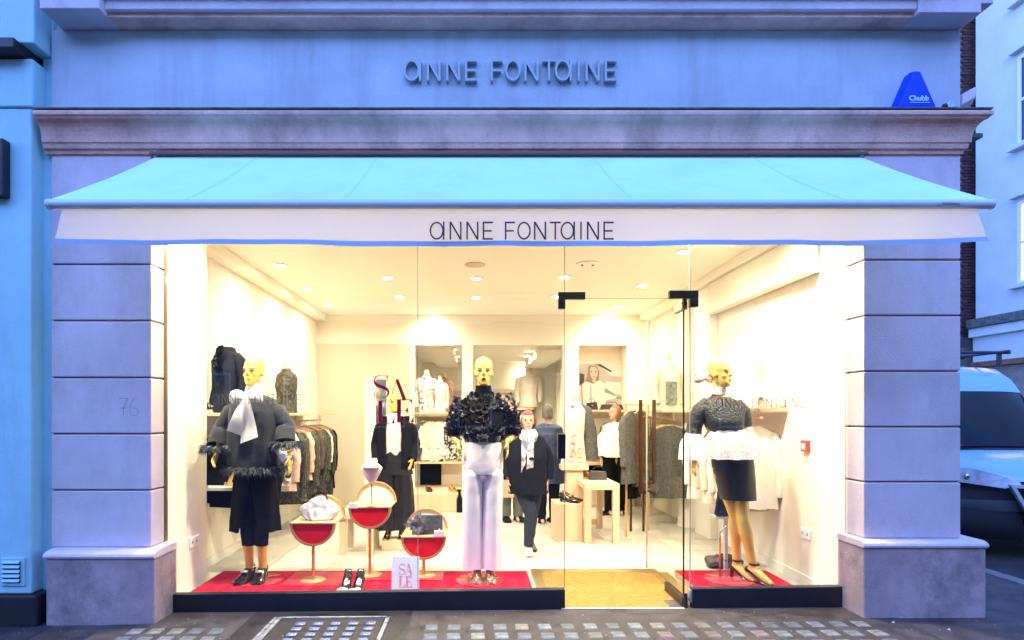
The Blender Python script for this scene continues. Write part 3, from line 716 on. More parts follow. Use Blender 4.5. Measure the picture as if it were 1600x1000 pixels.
def head_mb(c, h=0.235, yaw=0.0, pitch=0.0):      # c = chin-level centre of the neck top; faces -y
    s_ = h/0.235; m = MB()
    prof = [(0,.020,-.078,-.040),(.012,.036,-.086,-.020),(.04,.050,-.089,.005),(.07,.057,-.088,.035),(.10,.064,-.087,.066),(.125,.069,-.083,.082),(.15,.073,-.088,.090),(.18,.072,-.082,.089),(.205,.062,-.066,.074),(.224,.042,-.040,.046),(.235,.010,-.010,.014)]
    rings = []
    for z, rx, yf, yb in prof: rings.append(er(0, (yf+yb)/2, z, rx, (yb-yf)/2, 28, 2.2))
    m.loft(rings)
    m.loft([er(0,-.088,.132,.006,.008,10), er(0,-.100,.108,.010,.013,10), er(0,-.103,.094,.013,.014,10), er(0,-.090,.084,.010,.01,10)])   # nose
    m.ball((0,-.088,.060),.016,12,6,(1.25,.55,.5)); m.ball((0,-.086,.050),.015,12,6,(1.1,.55,.5)); m.ball((0,-.084,.018),.02,12,6,(1,.5,.7))
    for q in (-1, 1):
        m.ball((q*.071,.006,.10),.03,10,7,(.35,.65,1.0))
        m.ball((q*.030,-.078,.142),.020,10,6,(1.2,.6,.45))
        m.ball((q*.046,-.060,.088),.022,10,6,(.8,.7,.7))
    M = Matrix.Translation(Vector(c)) @ Matrix.Rotation(yaw, 4, 'Z') @ Matrix.Rotation(pitch, 4, 'X') @ Matrix.Scale(s_, 4)
    return m.xf(M), M
def hand_mb(wr, dirv, side, s_=1.0, curl=.25, palm=None):
    # palm frame: d along the fingers, w across (thumb side), nrm = palm normal
    d = Vector(dirv).normalized(); nrm = Vector(palm) if palm else Vector((-side, 0, 0)); nrm = (nrm-d*nrm.dot(d)).normalized(); w = d.cross(nrm)*side
    if w.y > 0: w = -w
    wr = Vector(wr); m = MB()
    m.tube([wr-d*.02, wr+d*.02, wr+d*.055, wr+d*.088], [(.016,.024),(.014,.033),(.014,.040),(.010,.036)], 12, up=nrm)
    for k, (o, ln) in enumerate(((.030,.066),(.010,.075),(-.010,.070),(-.029,.055))):
        b = wr+d*.080+w*o; p = [b]; dd = d.copy()
        for q in range(3):
            dd = (dd+nrm*curl*(.6+.4*q)+w*o*.9).normalized(); p.append(p[-1]+dd*ln*(.45,.32,.25)[q])
        m.tube(p, [.0088,.0082,.0074,.005], 7)
    tb = wr+d*.022+w*.030
    m.tube([wr+d*.005+w*.012, tb, tb+(d*.6+w*.55+nrm*.35).normalized()*.034, tb+(d*.8+w*.45+nrm*.45).normalized()*.062], [.012,.0115,.0095,.006], 8)
    c = wr.copy(); m.v = [c+(p-c)*s_ for p in m.v]; return m
def limb(m, a, b, c, ra, rb, rc, bulge=1.0):
    a, b, c = Vector(a), Vector(b), Vector(c)
    m.tube([a, a.lerp(b,.35), a.lerp(b,.8), b, b.lerp(c,.3), b.lerp(c,.65), c], [ra, lerp(ra,rb,.25)*1.02, lerp(ra,rb,.85), rb, lerp(rb,rc,.2)*bulge, lerp(rb,rc,.7), rc], 14)

BASEJ = dict(pel=(0,0), chest=(0,0), neck=(0,.0), head=(0,-.005,1.565), sh=.172, shz=1.435,
    elL=(-.235,.03,1.16), wrL=(-.25,-.06,.93), elR=(.235,.03,1.16), wrR=(.25,-.06,.93),
    knL=(-.085,-.01,.50), anL=(-.085,.03,.085), knR=(.085,-.01,.50), anR=(.085,.03,.085), yaw=0, pitch=0, ftL=0.0, ftR=0.0, fat=1.0, headh=.235, heel=0.0)
def body_mb(J, s_=1.0, voxel=.008, hands=True):
    j = dict(BASEJ); j.update(J); f = j['fat']; px, cx, nx = j['pel'][0], j['chest'][0], j['neck'][0]
    py_, cy, ny = j['pel'][1], j['chest'][1], j['neck'][1]
    m = MB(); dz = j.get('dz', 0)
    rg_ = [(px,py_,.83,.09*f,.07),(px,py_,.90,.145*f,.095*f),(px,py_,.96,.140*f,.095*f),(lerp(px,cx,.5),lerp(py_,cy,.5),1.09,.105*f,.08*f),(cx,cy,1.22,.12*f,.085*f),(cx,cy-.008,1.31,.135*f,.10*f),(cx,cy,1.39,.145*f,.085*f),(lerp(cx,nx,.4),cy,1.445,.12*f,.065),(lerp(cx,nx,.7),ny,1.485,.075,.06),(nx,ny,1.51,.050,.052)]
    m.loft([er(a,b,c,d,e,24,2.3) for a,b,c,d,e in rg_])
    hx, hy, hz = j['head']
    m.tube([(nx,ny,1.47),(lerp(nx,hx,.6),lerp(ny,hy,.6)+.005,1.54),(hx,hy+.012,hz+.05)], [.056,.047,.050], 14)
    hm, HM = head_mb((hx,hy,hz), j['headh'], j['yaw'], j['pitch']); m.add(hm.v, hm.f)
    for q, e, w in ((-1,'elL','wrL'),(1,'elR','wrR')):
        sx = cx+q*j['sh']
        m.ball((sx,cy,j['shz']-.012),.044,12,8); limb(m, (sx,cy,j['shz']-.01), j[e], j[w], .040*f,.034,.024, 1.05)
    for q, k, a, ft in ((-1,'knL','anL','ftL'),(1,'knR','anR','ftR')):
        limb(m, (px+q*.075,py_,.88), j[k], j[a], .066*f,.048,.033, 1.14)
        A = Vector(j[a]); c, s2 = cos(j[ft]), sin(j[ft]); fd = Vector((s2,-c,0))
        hl = j['heel']
        m.tube([A-fd*.035+Vector((0,0,-.02)), A+fd*.02+Vector((0,0,-.035)), A+fd*.09+Vector((0,0,-.05-hl*.6)), A+fd*.155+Vector((0,0,-.062-hl))], [(.03,.032),(.034,.036),(.036,.028),(.030,.014)], 12, up=(0,0,1)) if False else \
        m.tube([A-fd*.035+Vector((0,0,-.02)), A+fd*.02+Vector((0,0,-.035)), A+fd*.09+Vector((0,0,-.05-hl*.6)), A+fd*.155+Vector((0,0,-.062-hl))], [.032,.036,.030,.018], 12)
    m = remeshed(m, voxel)
    if hands:
        for q, e, w in ((-1,'elL','wrL'),(1,'elR','wrR')):
            E, W = Vector(j[e]), Vector(j[w]); hd = j.get('hd'+w[2], None); d = Vector(hd) if hd else (W-E)
            h = hand_mb(W, d, q, j.get('hs', .92), j.get('curl', .22)); m.add(h.v, h.f)
    S = Matrix.Scale(s_, 4); m.xf(S)
    return m, Matrix.Scale(s_, 4) @ HM, j

def cloth(rings, n=48, p=2.3, seed=0, amp=.004, sub=6, open_front=None):
    """rings: (cx, cy, z, rx, ry, fold_amp, fold_count); interpolated and wrinkled"""
    full = []
    for i in range(len(rings)-1):
        for q in range(sub):
            t = q/sub; t2 = t
            full.append([lerp(a, b, t2) for a, b in zip(rings[i], rings[i+1])])
    full.append(list(rings[-1])); out = []
    for r in full:
        cx, cy, z, rx, ry, fa, fk = r; ring = []
        for k in range(n):
            th = 2*pi*k/n; c, s_ = cos(th), sin(th)
            k1 = 1+fa*cos(round(rings[-1][6])*th+seed*1.3+.8*sin(2*th+seed))
            x = cx+rx*k1*math.copysign(abs(c)**(2/p), c); y = cy+ry*k1*math.copysign(abs(s_)**(2/p), s_)
            v = Vector((x, y, z)); v += noise.noise_vector(v*9+Vector((seed*3.1,0,0)))*amp+noise.noise_vector(v*24+Vector((seed*5.1,0,0)))*amp*.5
            ring.append(v)
        out.append(ring)
    return MB().loft(out, (False, False))
def sleeve(pts, rad, n=18, seed=0, amp=.006):
    P_ = [Vector(p) for p in pts]; pp = []; rr = []; rad = list(rad)
    if P_[-1].z > P_[0].z*.5 and len(P_) > 2 and P_[0].z > 1.1:      # arm: let the shoulder slope
        P_[0] = P_[0]*1; P_[0].x *= .75; P_[0].z -= .045; P_[1].z -= .04; P_[1].x *= .93; rad[0] *= .75; rad[1] *= .88
    for i in range(len(P_)-1):
        for q in range(6):
            t = q/6; pp.append(P_[i].lerp(P_[i+1], t)); rr.append(lerp(rad[i], rad[i+1], t))
    pp.append(P_[-1]); rr.append(rad[-1])
    m = MB().tube(pp, rr, n, (True, False))
    m.v = [v+noise.noise_vector(v*16+Vector((seed*3.7,0,0)))*amp for v in m.v]; return m
def fur(base_pts, normals, ln, n, w=.005, rnd=None, droop=.4):
    m = MB(); r = rnd or random
    for _ in range(n):
        i = r.randrange(len(base_pts)); b = base_pts[i]; d = (normals[i]+Vector((r.uniform(-.8,.8),r.uniform(-.8,.8),r.uniform(-.8,.5)-droop))).normalized()
        l = ln*r.uniform(.5,1.15); s_ = d.cross(Vector((r.uniform(-1,1),r.uniform(-1,1),r.uniform(-1,1)))).normalized()*w
        b = b+Vector((r.uniform(-.012,.012),)*1+(r.uniform(-.012,.012),r.uniform(-.015,.015)))
        mid = b+d*l*.55; tip = b+d*l+Vector((0,0,-l*.25))
        m.add([b-s_, b+s_, mid+s_*.7, tip, mid-s_*.7], [(0,1,2,3,4)])
    return m
def ringpts(cx, cy, z, rx, ry, n=60):
    p = [Vector((cx+rx*cos(2*pi*k/n), cy+ry*sin(2*pi*k/n), z)) for k in range(n)]
    return p, [Vector((cos(2*pi*k/n), sin(2*pi*k/n), 0)) for k in range(n)]
def eyes(HM, parent, material=SMOKE, lip=None, s_=1.0):
    for q in (-1, 1):
        m = MB().ball((q*.031,-.080,.124),.017,12,7,(1.1,.45,.6)).xf(HM); m.build('eye', material, parent, local=True, smooth=True)
    if lip: MB().ball((0,-.090,.055),.02,12,6,(1.0,.45,.45)).xf(HM).build('lips', lip, parent, local=True, smooth=True)
def shoe(A, ft, L=.25, W=.042, heel=.0, hgt=.055, thick=.02):
    """A ankle position on the ground frame; returns a closed shoe pointing along ft"""
    c, s2 = cos(ft), sin(ft); R = Matrix.Translation(Vector((A[0], A[1], 0))) @ Matrix.Rotation(ft, 4, 'Z')
    secs = [(.065,.55,hgt*.95),(.05,.85,hgt*1.25),(.01,.9,hgt*1.15),(-.04,.95,hgt*.95),(-.10,1.08,hgt*.7),(-.15,1.02,hgt*.52),(-.185,.6,hgt*.35)]
    rings = []
    for y, w, h in secs:
        hz = heel*max(0, min(1, (y+.10)/.13)); k = L/.25
        rings.append([Vector((W*w*cos(2*pi*q/16)*1.0, y*k, hz+thick*.2+h*.5+h*.5*sin(2*pi*q/16))) for q in range(16)])
    m = MB().loft(rings)
    sole = [[Vector((W*w*a*1.05, y*L/.25, heel*max(0, min(1, (y+.10)/.13))+b)) for a, b in ((-1,-.0),(1,-.0),(1,thick),(-1,thick))] for y, w, h in secs]
    m.loft(sole)
    if heel > .02: m.tube([(0,.045*L/.25,heel+.01),(0,.05*L/.25,0)], [.022,.014], 10)
    return m.xf(R)

# ------------------------------------------------ mannequin in the charcoal coat
CHAR = mat('charcoal_wool', (0.026, 0.027, 0.033), 0.9, var=.2, scale=60, sheen=.12, spec=.2)
BLK = mat('black_cloth', (0.0045, 0.0045, 0.006), 0.85, var=.3, scale=30, spec=.15)
NAVYC = mat('navy_trouser_cloth', (0.005, 0.006, 0.017), 0.8, var=.2, scale=30, spec=.2)
WHITE = mat('white_satin', (0.80, 0.77, 0.74), 0.5, sheen=.2)
FURM = mat('dark_fur', (0.035, 0.04, 0.05), 0.6, var=.7, scale=30); FURL = mat('silver_fur', (0.10, 0.115, 0.135), 0.55, var=.5, scale=40)
PATENT = mat('black_patent_leather', (0.008, 0.007, 0.008), 0.12, coat=.6)
def base_plate(parent, x=0, y=0, r=.21):
    MB().lathe([(r,.0005),(r,.006),(r-.004,.008),(0,.008)], (x,y,0), 40).build('base_plate', CLEAR, parent, local=True, smooth='auto')
    MB().lathe([(r-.008,.0083),(r-.003,.0095),(r,.0083)], (x,y,0), 40, (False, False)).build('plate_rim', mat('plate_rim_red', (.25,.01,.02), .2), parent, local=True, smooth=True)
PZ = .0602
A = thing('mannequin', 'gold mannequin in a charcoal coat with fur cuffs and a white bow', 'mannequin', (-1.90, 4.97, PZ))
sA = 1.07
mb, HM, j = body_mb(dict(elL=(-.25,.02,1.20), wrL=(-.255,-.11,1.04), elR=(.262,.02,1.19), wrR=(.31,-.11,1.00), hdR=(.16,-.10,-1), yaw=-.25, knL=(-.06,-.01,.5), anL=(-.05,.03,.085), knR=(.06,-.01,.5), anR=(.055,.03,.085), ftL=-.15, ftR=.1, shz=1.41, sh=.14), sA, .0075)
mb.build('body', GOLD, A, local=True, smooth=True)
eyes(HM, A)
for q, ft in ((-1,-.12),(1,.1)):
    sh = shoe((q*.056,.02),ft,.27,.052,.022,.085,.03).build('shoe', PATENT, A, local=True, smooth='auto')
    MB().ball((0,0,0),.03,12,6,(1.1,.9,.4)).xf(Matrix.Translation((q*.056+ft*.05,-.07,.095))).build('shoe_bow', mat('silver_bow',(.55,.53,.5),.3,metal=.5), sh, local=True, smooth=True)
for q in (-1, 1):
    cloth([(q*.06,0,1.02,.10,.10,0,3),(q*.065,0,.75,.085,.085,.03,5),(q*.062,-.005,.52,.066,.066,.04,5),(q*.058,.01,.30,.055,.055,.05,5)], 28, 2, q+5, .006).build('trouser_leg', NAVYC, A, local=True, smooth=True)
lw_ = []
for i in range(19):
    t = i/18; z = lerp(1.10, .43, t); rx = lerp(.165, .215, t); op = lerp(.02, .42, max(0, t-.35)/.65)
    row = []
    for k in range(45):
        th = -pi/2+op+(2*pi-2*op)*k/44; f_ = 1+.05*t*cos(9*th)
        v = Vector((rx*f_*cos(th), .02+(.13+.02*t)*f_*sin(th), z)); row.append(v+noise.noise_vector(v*10)*.006)
    lw_.append(row)
MB().loft(lw_, (False, False), False).build('long_waistcoat', BLK, A, local=True, smooth=True)
# opening at the front of the long layer shows as a split
cloth([(0,0,1.60,.075,.07,0,3),(0,0,1.565,.17,.092,.01,5),(0,0,1.52,.205,.115,.015,6),(0,-.005,1.36,.205,.155,.02,7),(-.005,-.01,1.15,.205,.160,.04,7),(0,-.01,.975,.212,.168,.05,8)], 72, 2.4, 1, .008).build('coat', CHAR, A, local=True, smooth=True)
for q, el, wr_ in ((-1,(-.285,.02,1.30),(-.285,-.09,1.155)),(1,(.265,.01,1.33),(.285,-.07,1.19))):
    sleeve([(q*.16,0,1.555),(q*.215,0,1.49),el,wr_],[.07,.082,.080,.088],22,q,.006).build('sleeve', CHAR, A, local=True, smooth=True)
    pts, nn = ringpts(wr_[0], wr_[1], wr_[2], .088, .088, 40)
    f = fur(pts, nn, .062, 520, .0045, random.Random(q+9)); f2 = fur(pts, nn, .066, 300, .004, random.Random(q+19))
    f.build('fur_cuff', FURM, A, local=True, kind='stuff'); f2.build('fur_cuff', FURL, A, local=True, kind='stuff')
pts, nn = ringpts(0,-.01,.975,.212,.168,90)
fur(pts, nn, .070, 1300, .0045, random.Random(4), .3).build('fur_hem', FURM, A, local=True, kind='stuff')
fur(pts, nn, .072, 500, .004, random.Random(5), .3).build('fur_hem', FURL, A, local=True, kind='stuff')
sleeve([(.285,-.06,1.21),(.305,-.09,1.13),(.325,-.12,1.04)],[.055,.055,.042],16,3,.006).build('blouse_cuff', WHITE, A, local=True, smooth=True)
cloth([(0,0,1.70,.062,.062,.0,3),(0,-.01,1.60,.085,.08,.03,6)], 30, 2, 2, .004).build('collar', WHITE, A, local=True, smooth=True)
def bow(parent, c, s_, material, tails=True, name='bow'):
    c = Vector(c)
    for q in (-1, 1):
        rings = []
        for t, w, d in ((0,.018,.012),(.035,.05,.03),(.085,.065,.035),(.125,.05,.025),(.14,.03,.008)):
            rings.append([c+Vector((q*t*s_, -d*s_*sin(2*pi*k/14), (w*cos(2*pi*k/14)-.12*t*0)*s_)) for k in range(14)])
        MB().loft(rings).jitter(.006*s_, 14, q).build(name+'_loop', material, parent, local=True, smooth=True)
        if tails:
            L_ = (.30, .36)[q > 0]
            rr = []
            for i in range(9):
                t = i/8; w = (.022+.05*t)*s_
                x = q*(.012+.045*t)*s_ - .03*s_*t; y = -.018*s_-.01*sin(t*5+q)
                z = -L_*t*s_
                rr.append([c+Vector((x-w, y+.006*sin(6*t), z-.025*t*s_*q)), c+Vector((x, y-.014*s_, z)), c+Vector((x+w, y+.004, z+.03*t*s_*q))])
            MB().loft(rr, (False, False), closed=False).build(name+'_tail', material, parent, local=True, smooth=True)
    MB().ball(c, .028*s_, 12, 8, (.9,.9,1.1)).build(name+'_knot', material, parent, local=True, smooth=True)
bow(A, (0,-.178,1.575), 1.0, WHITE)
base_plate(A, .03, .0)

# ------------------------------------------------ mannequin in the ruffled top
B = thing('mannequin', 'gold mannequin in a black ruffled top and wide white trousers', 'mannequin', (.075, 4.97, PZ))
mb, HM, j = body_mb(dict(elL=(-.27,.07,1.19), wrL=(-.20,-.03,1.10), elR=(.275,.07,1.19), wrR=(.185,-.05,1.12), hdR=(.06,-.2,-1), hdL=(-.03,-.2,-1), knL=(-.07,0,.5), anL=(-.055,.03,.10), knR=(.07,0,.5), anR=(.05,.03,.10), heel=.02, sh=.14, shz=1.40), 1.07, .0075)
mb.build('body', GOLD, B, local=True, smooth=True)
eyes(HM, B, SMOKE, mat('dark_lips', (.12,.05,.03), .4))
SILV = mat('silver_shoe', (.60,.55,.48), .22, metal=.85)
for q in (-1, 1):
    s_ = shoe((q*.055,.02), q*.05, .25, .044, .03, .07, .014).build('shoe', SILV, B, local=True, smooth='auto')
    for i in range(5):
        MB().ball((q*.055+random.uniform(-.02,.02)*1, -.10-.016*i, .075-.010*i), .011, 8, 6).build('jewel', mat('jewel_crystal',(.75,.7,.62),.1,metal=.9), s_, local=True, smooth=True)
TROU = mat('white_trouser_crepe', (0.88, 0.80, 0.80), 0.65, sheen=.2)
cloth([(0,0,1.225,.150,.118,0,4),(0,0,1.12,.166,.128,.01,6),(-.004,0,1.0,.174,.130,.01,6),(-.006,0,.925,.171,.124,.01,6)], 56, 2.4, 2, .004).build('trouser_seat', TROU, B, local=True, smooth=True)
for q in (-1, 1):
    ox = -.016
    cloth([(ox*.2+q*.078,0,1.02,.070,.100,.0,4),(ox*.3+q*.084,0,.92,.089,.120,.01,4),(ox*.5+q*.084,0,.75,.088,.115,.02,4),(ox*.8+q*.084,0,.45,.086,.112,.04,4),(ox+q*.082,.005,.115,.090,.118,.07,4)], 48, 2.3, q+8, .003, 8).build('trouser_leg', TROU, B, local=True, smooth=True)
MB().ball((-.006,-.01,.905),.07,16,9,(1.0,1.62,.8)).build('gusset', TROU, B, local=True, smooth=True)
# knitted core, collar, then ruffles
RUF = mat('black_organza', (0.007, 0.0065, 0.009), 0.5, var=.4, scale=25); RUE = mat('grey_ruffle_edge', (0.17, 0.16, 0.17), 0.5, var=.6, scale=30)
core = cloth([(0,0,1.68,.064,.062,0,3),(0,0,1.60,.075,.07,.0,3),(0,0,1.555,.165,.09,.01,4),(0,0,1.51,.20,.115,.01,4),(0,-.005,1.38,.195,.135,.02,5),(0,0,1.22,.152,.122,.02,5)], 48, 2.3, 4, .004)
core.build('top', BLK, B, local=True, smooth=True)
for q in (-1, 1):
    sleeve([(q*.15,0,1.545),(q*.215,.01,1.46),(q*.265,.05,1.30),(q*.255,.04,1.24)],[.06,.074,.068,.05],18,q,.006).build('sleeve', BLK, B, local=True, smooth=True)
rr_ = random.Random(21)
def ruffle(c, nrm, size, m1, m2):
    n_ = Vector(nrm).normalized(); a = n_.cross(Vector((rr_.uniform(-1,1), rr_.uniform(-1,1), rr_.uniform(-1,1)))).normalized(); b = n_.cross(a)
    ph = rr_.uniform(0, 6.28); turns = rr_.uniform(1.1, 1.9); N = 15; lo_, mid_, hi_ = [], [], []
    for i in range(N):
        t = i/(N-1); th = ph+turns*2*pi*t*(1 if size > 0 else -1); r = size*(.30+.75*t)
        base = Vector(c)+a*(r*cos(th))+b*(r*sin(th))+n_*.002
        top = base+n_*size*(.55+.30*sin(7*t*pi+ph))+(a*cos(th)+b*sin(th))*size*.35
        lo_.append(base); hi_.append(top); mid_.append(base.lerp(top, .78))
    m1.loft([lo_, mid_], (False, False), False); m2.loft([mid_, hi_], (False, False), False)
f1, f2 = MB(), MB()
for i in range(230):
    th = rr_.uniform(0, 2*pi); z = rr_.uniform(1.23, 1.60)
    if sin(th) > .5: continue
    rx = .155+.05*min(1, max(0, (z-1.22)/.22)) if z < 1.5 else lerp(.205, .11, (z-1.5)/.10)
    ry = .125 if z < 1.5 else lerp(.12, .08, (z-1.5)/.1)
    ruffle((rx*cos(th), ry*sin(th), z), (cos(th), sin(th), .15), rr_.uniform(.020,.031), f1, f2)
for q in (-1, 1):
    for i in range(85):
        t = rr_.random(); th = rr_.uniform(0, 2*pi)
        c = Vector((q*.18,0,1.56)).lerp(Vector((q*.262,.05,1.28)), t); d = Vector((cos(th), sin(th)*.9, .5*rr_.uniform(-1,1)))
        ruffle(c+d.normalized()*.066, d, rr_.uniform(.020,.030), f1, f2)
f1.build('ruffle', RUF, B, local=True, smooth=True, kind='stuff'); f2.build('ruffle_edge', RUE, B, local=True, smooth=True, kind='stuff')
ruffle_red = MB(); rre = MB()
MB().lathe([(.161,-.03),(.166,-.028),(.166,.028),(.161,.03)], n=48, caps=(False, False)).xf(Matrix.Translation((0,0,1.222)) @ Matrix.Diagonal((1,.78,1,1))).build('belt', PATENT, B, local=True, smooth='auto')
GOLDM = mat('gold_metal', (.75,.52,.22), .2, metal=1.0)
bk_ = MB()
for a in ((-.045,-.032,-.034,.034),(.022,.035,-.034,.034),(-.0315,.0215,.022,.034),(-.0315,.0215,-.034,-.022)): bk_.box(a[0],a[1],-.137,-.129,1.222+a[2],1.222+a[3])
bk_.build('buckle', GOLDM, B, local=True, bevel=.002)
base_plate(B, -.03, 0)

# ------------------------------------------------ mannequin in the lace top
C_ = thing('mannequin', 'gold mannequin in a black lace top, white peplum and black pencil skirt', 'mannequin', (2.195, 4.97, PZ+.006))
mb, HM, j = body_mb(dict(pel=(.01,0), chest=(-.060,.0), neck=(-.085,0), head=(-.085,-.005,1.565), elL=(-.275,.04,1.20), wrL=(-.31,-.06,.99), hdL=(-.12,-.1,-1), elR=(.165,.10,1.18), wrR=(.125,-.02,1.06), hdR=(-.2,-.4,-1), yaw=.75, knL=(.055,.02,.52), anL=(.085,.05,.12), knR=(.085,-.06,.50), anR=(.165,-.06,.125), ftL=.55, ftR=.65, heel=.05, sh=.14, shz=1.41), 1.06, .0075)
mb.build('body', GOLD, C_, local=True, smooth=True)
eyes(HM, C_, SMOKE, mat('dark_lips', (.12,.05,.03), .4))
LACE = mat('black_sequin_lace', (0.008, 0.008, 0.010), 0.4, col2=(.055,.05,.05), scale=42, lo=.50, hi=.68, bump=.9, bscale=70, detail=2)
cloth([(-.088,0,1.575,.085,.065,0,3),(-.07,0,1.535,.165,.095,.01,4),(-.062,0,1.48,.195,.12,.01,4),(-.055,-.01,1.36,.165,.142,.015,5),(-.03,0,1.26,.142,.12,.02,5)], 48, 2.3, 14, .004).build('lace_top', LACE, C_, local=True, smooth=True)
sleeve([(-.235,0,1.58),(-.262,.01,1.50),(-.287,.04,1.32),(-.297,.03,1.24)],[.075,.080,.062,.064],18,1,.005).build('sleeve', LACE, C_, local=True, smooth=True)
sleeve([(.07,0,1.56),(.125,.02,1.49),(.165,.07,1.34)],[.075,.080,.066],18,2,.005).build('sleeve', LACE, C_, local=True, smooth=True)
rl = cloth([(-.298,.03,1.262,.062,.06,.02,6),(-.31,-.0,1.17,.105,.10,.08,9),(-.318,-.02,1.04,.118,.11,.10,11)], 40, 2, 5, .006); rl.build('lace_cuff', WHITE, C_, local=True, smooth=True)
WLACE = mat('white_lace', (.80,.75,.70), .7, var=.12, scale=60, bump=.8, bscale=90)
cloth([(-.03,0,1.30,.146,.125,.02,8),(-.01,0,1.20,.21,.175,.07,10),(.02,0,1.05,.25,.20,.11,12)], 60, 2.2, 6, .006).build('peplum', WLACE, C_, local=True, smooth=True)
cloth([(-.01,0,1.27,.125,.11,.0,3),(.01,0,1.13,.160,.135,.01,5),(.025,-.01,.98,.168,.14,.01,5),(.06,-.03,.70,.140,.125,.02,5)], 48, 2.5, 7, .003).build('pencil_skirt', mat('black_leather_skirt', (.010,.010,.011), .38, coat=.1), C_, local=True, smooth=True)
for k, (q, a, ft) in enumerate(((-1,(.090,.053),.55),(1,(.175,-.064),.65))):
    sh = shoe((a[0], a[1]), ft, .25, .040, .09, .028, .012).build('sandal', PATENT, C_, local=True, smooth='auto')
    hz = .155
    MB().lathe([(.040,-.008),(.042,0),(.040,.008)], n=20, caps=(False, False)).xf(Matrix.Translation((a[0],a[1]-.01,hz))).build('ankle_strap', PATENT, sh, local=True, smooth=True)
    MB().ball((a[0]+.02,a[1]-.045,hz),.014,8,6,(1.5,.6,.7)).build('strap_bow', PATENT, sh, local=True, smooth=True)
MB().tube([(-.06,.05,.008),(-.06,.05,.40),(.0,.03,.46)], .009, 8).build('support_rod', CHROME, C_, local=True, smooth=True)
base_plate(C_, .0, 0)
SCARF = mat('pink_white_scarf', (.74,.52,.46), .7, col2=(.10,.07,.08), scale=14, lo=.5, hi=.62)
bow(C_, (-.19,.05,1.74), .7, SCARF, False, 'scarf')
cloth([(-.09,0,1.66,.06,.06,0,3),(-.11,.01,1.60,.085,.08,.05,6)], 24, 2, 3, .006).build('scarf', SCARF, C_, local=True, smooth=True)

# ------------------------------------------------ mannequin behind the SALE letters
D_ = thing('mannequin', 'gold mannequin in a black cardigan, pale blouse and black culottes behind the red letters', 'mannequin', (-.90, 6.5, 0.10))
mb, HM, j = body_mb(dict(yaw=.1, elL=(-.25,.05,1.16), wrL=(-.22,-.10,.98), elR=(.25,.05,1.16), wrR=(.22,-.10,.97)), .905, .009)
mb.build('body', GOLD, D_, local=True, smooth=True); eyes(HM, D_)
GREYB = mat('blush_blouse', (.74,.62,.58), .7, var=.08, scale=20)
cloth([(0,0,1.40,.07,.06,0,3),(0,0,1.36,.12,.085,.02,5),(0,-.01,1.18,.135,.12,.03,6),(0,0,.93,.14,.11,.04,7)], 40, 2.3, 3, .006).build('blouse', GREYB, D_, local=True, smooth=True)
for q in (-1, 1):
    m = MB(); rr = []
    for i in range(12):
        t = i/11; z = lerp(1.37, .78, t); rxo = lerp(.15, .20, min(1, t*1.4)); rxo = .165 if t < .1 else lerp(.185, .215, t)
        row = []
        for k in range(13):
            th = lerp(-.5*pi+ lerp(.45,.40,t), .5*pi, k/12)
            v = Vector((q*rxo*cos(th), .0+.135*sin(th), z)); v += noise.noise_vector(v*12)*.008; row.append(v)
        rr.append(row)
    MB().loft(rr, (False, False), False).build('cardigan_front', BLK, D_, local=True, smooth=True)
    sleeve([(q*.13,0,1.35),(q*.19,.01,1.28),(q*.225,.05,1.05),(q*.20,-.08,.88)],[.05,.068,.058,.05],16,q,.006).build('sleeve', BLK, D_, local=True, smooth=True)
    cloth([(q*.07,0,.88,.09,.11,.02,4),(q*.085,0,.6,.115,.12,.08,6),(q*.09,0,.10,.13,.135,.13,7)], 40, 2.2, q+2, .008).build('culotte_leg', mat('satin_black', (.005,.005,.007), .4), D_, local=True, smooth=True)
    shoe((q*.075,.0), q*.08, .23, .038, .03, .055, .012).build('shoe', GOLDM, D_, local=True, smooth='auto')
cloth([(0,0,.98,.145,.11,.01,4),(0,0,.72,.205,.135,.03,6)], 40, 2.3, 6, .004).build('culotte_seat', MATS['satin_black'], D_, local=True, smooth=True)
bxp = tag(MB().box(-1.02,-.78,6.30,6.62,0,.0995).build('plinth_block', mat('pale_ash_wood', (.66,.52,.36), .45, var=.08, scale=5, streak=True), bevel=.004), 'low pale block under the mannequin behind the red letters', 'plinth')

# ------------------------------------------------ people
HAIRR = mat('red_hair', (.50,.05,.07), .55, var=.35, scale=40); HAIRB = mat('auburn_hair', (.22,.10,.05), .55, var=.3, scale=40); HAIRD = mat('grey_brown_hair', (.12,.09,.07), .6, var=.3, scale=40)
DENIM = mat('dark_denim', (.010,.014,.032), .85, var=.3, scale=40); JACK = mat('navy_jacket', (.006,.007,.014), .85, var=.3, scale=25, spec=.2)
def human(root, J, s_, mats, eyesc=True):
    mb, HM, j = body_mb(J, s_, .008); mb.build('body', mats['skin'], root, local=True, smooth=True)
    if eyesc:
        for q in (-1, 1): MB().ball((q*.031,-.083,.122),.009,8,6,(1.2,.6,.6)).xf(HM).build('eye', BLK, root, local=True, smooth=True)
        MB().ball((0,-.091,.055),.018,10,6,(1.1,.4,.45)).xf(HM).build('lips', mat('lips', (.45,.10,.10), .4), root, local=True, smooth=True)
    return HM, j
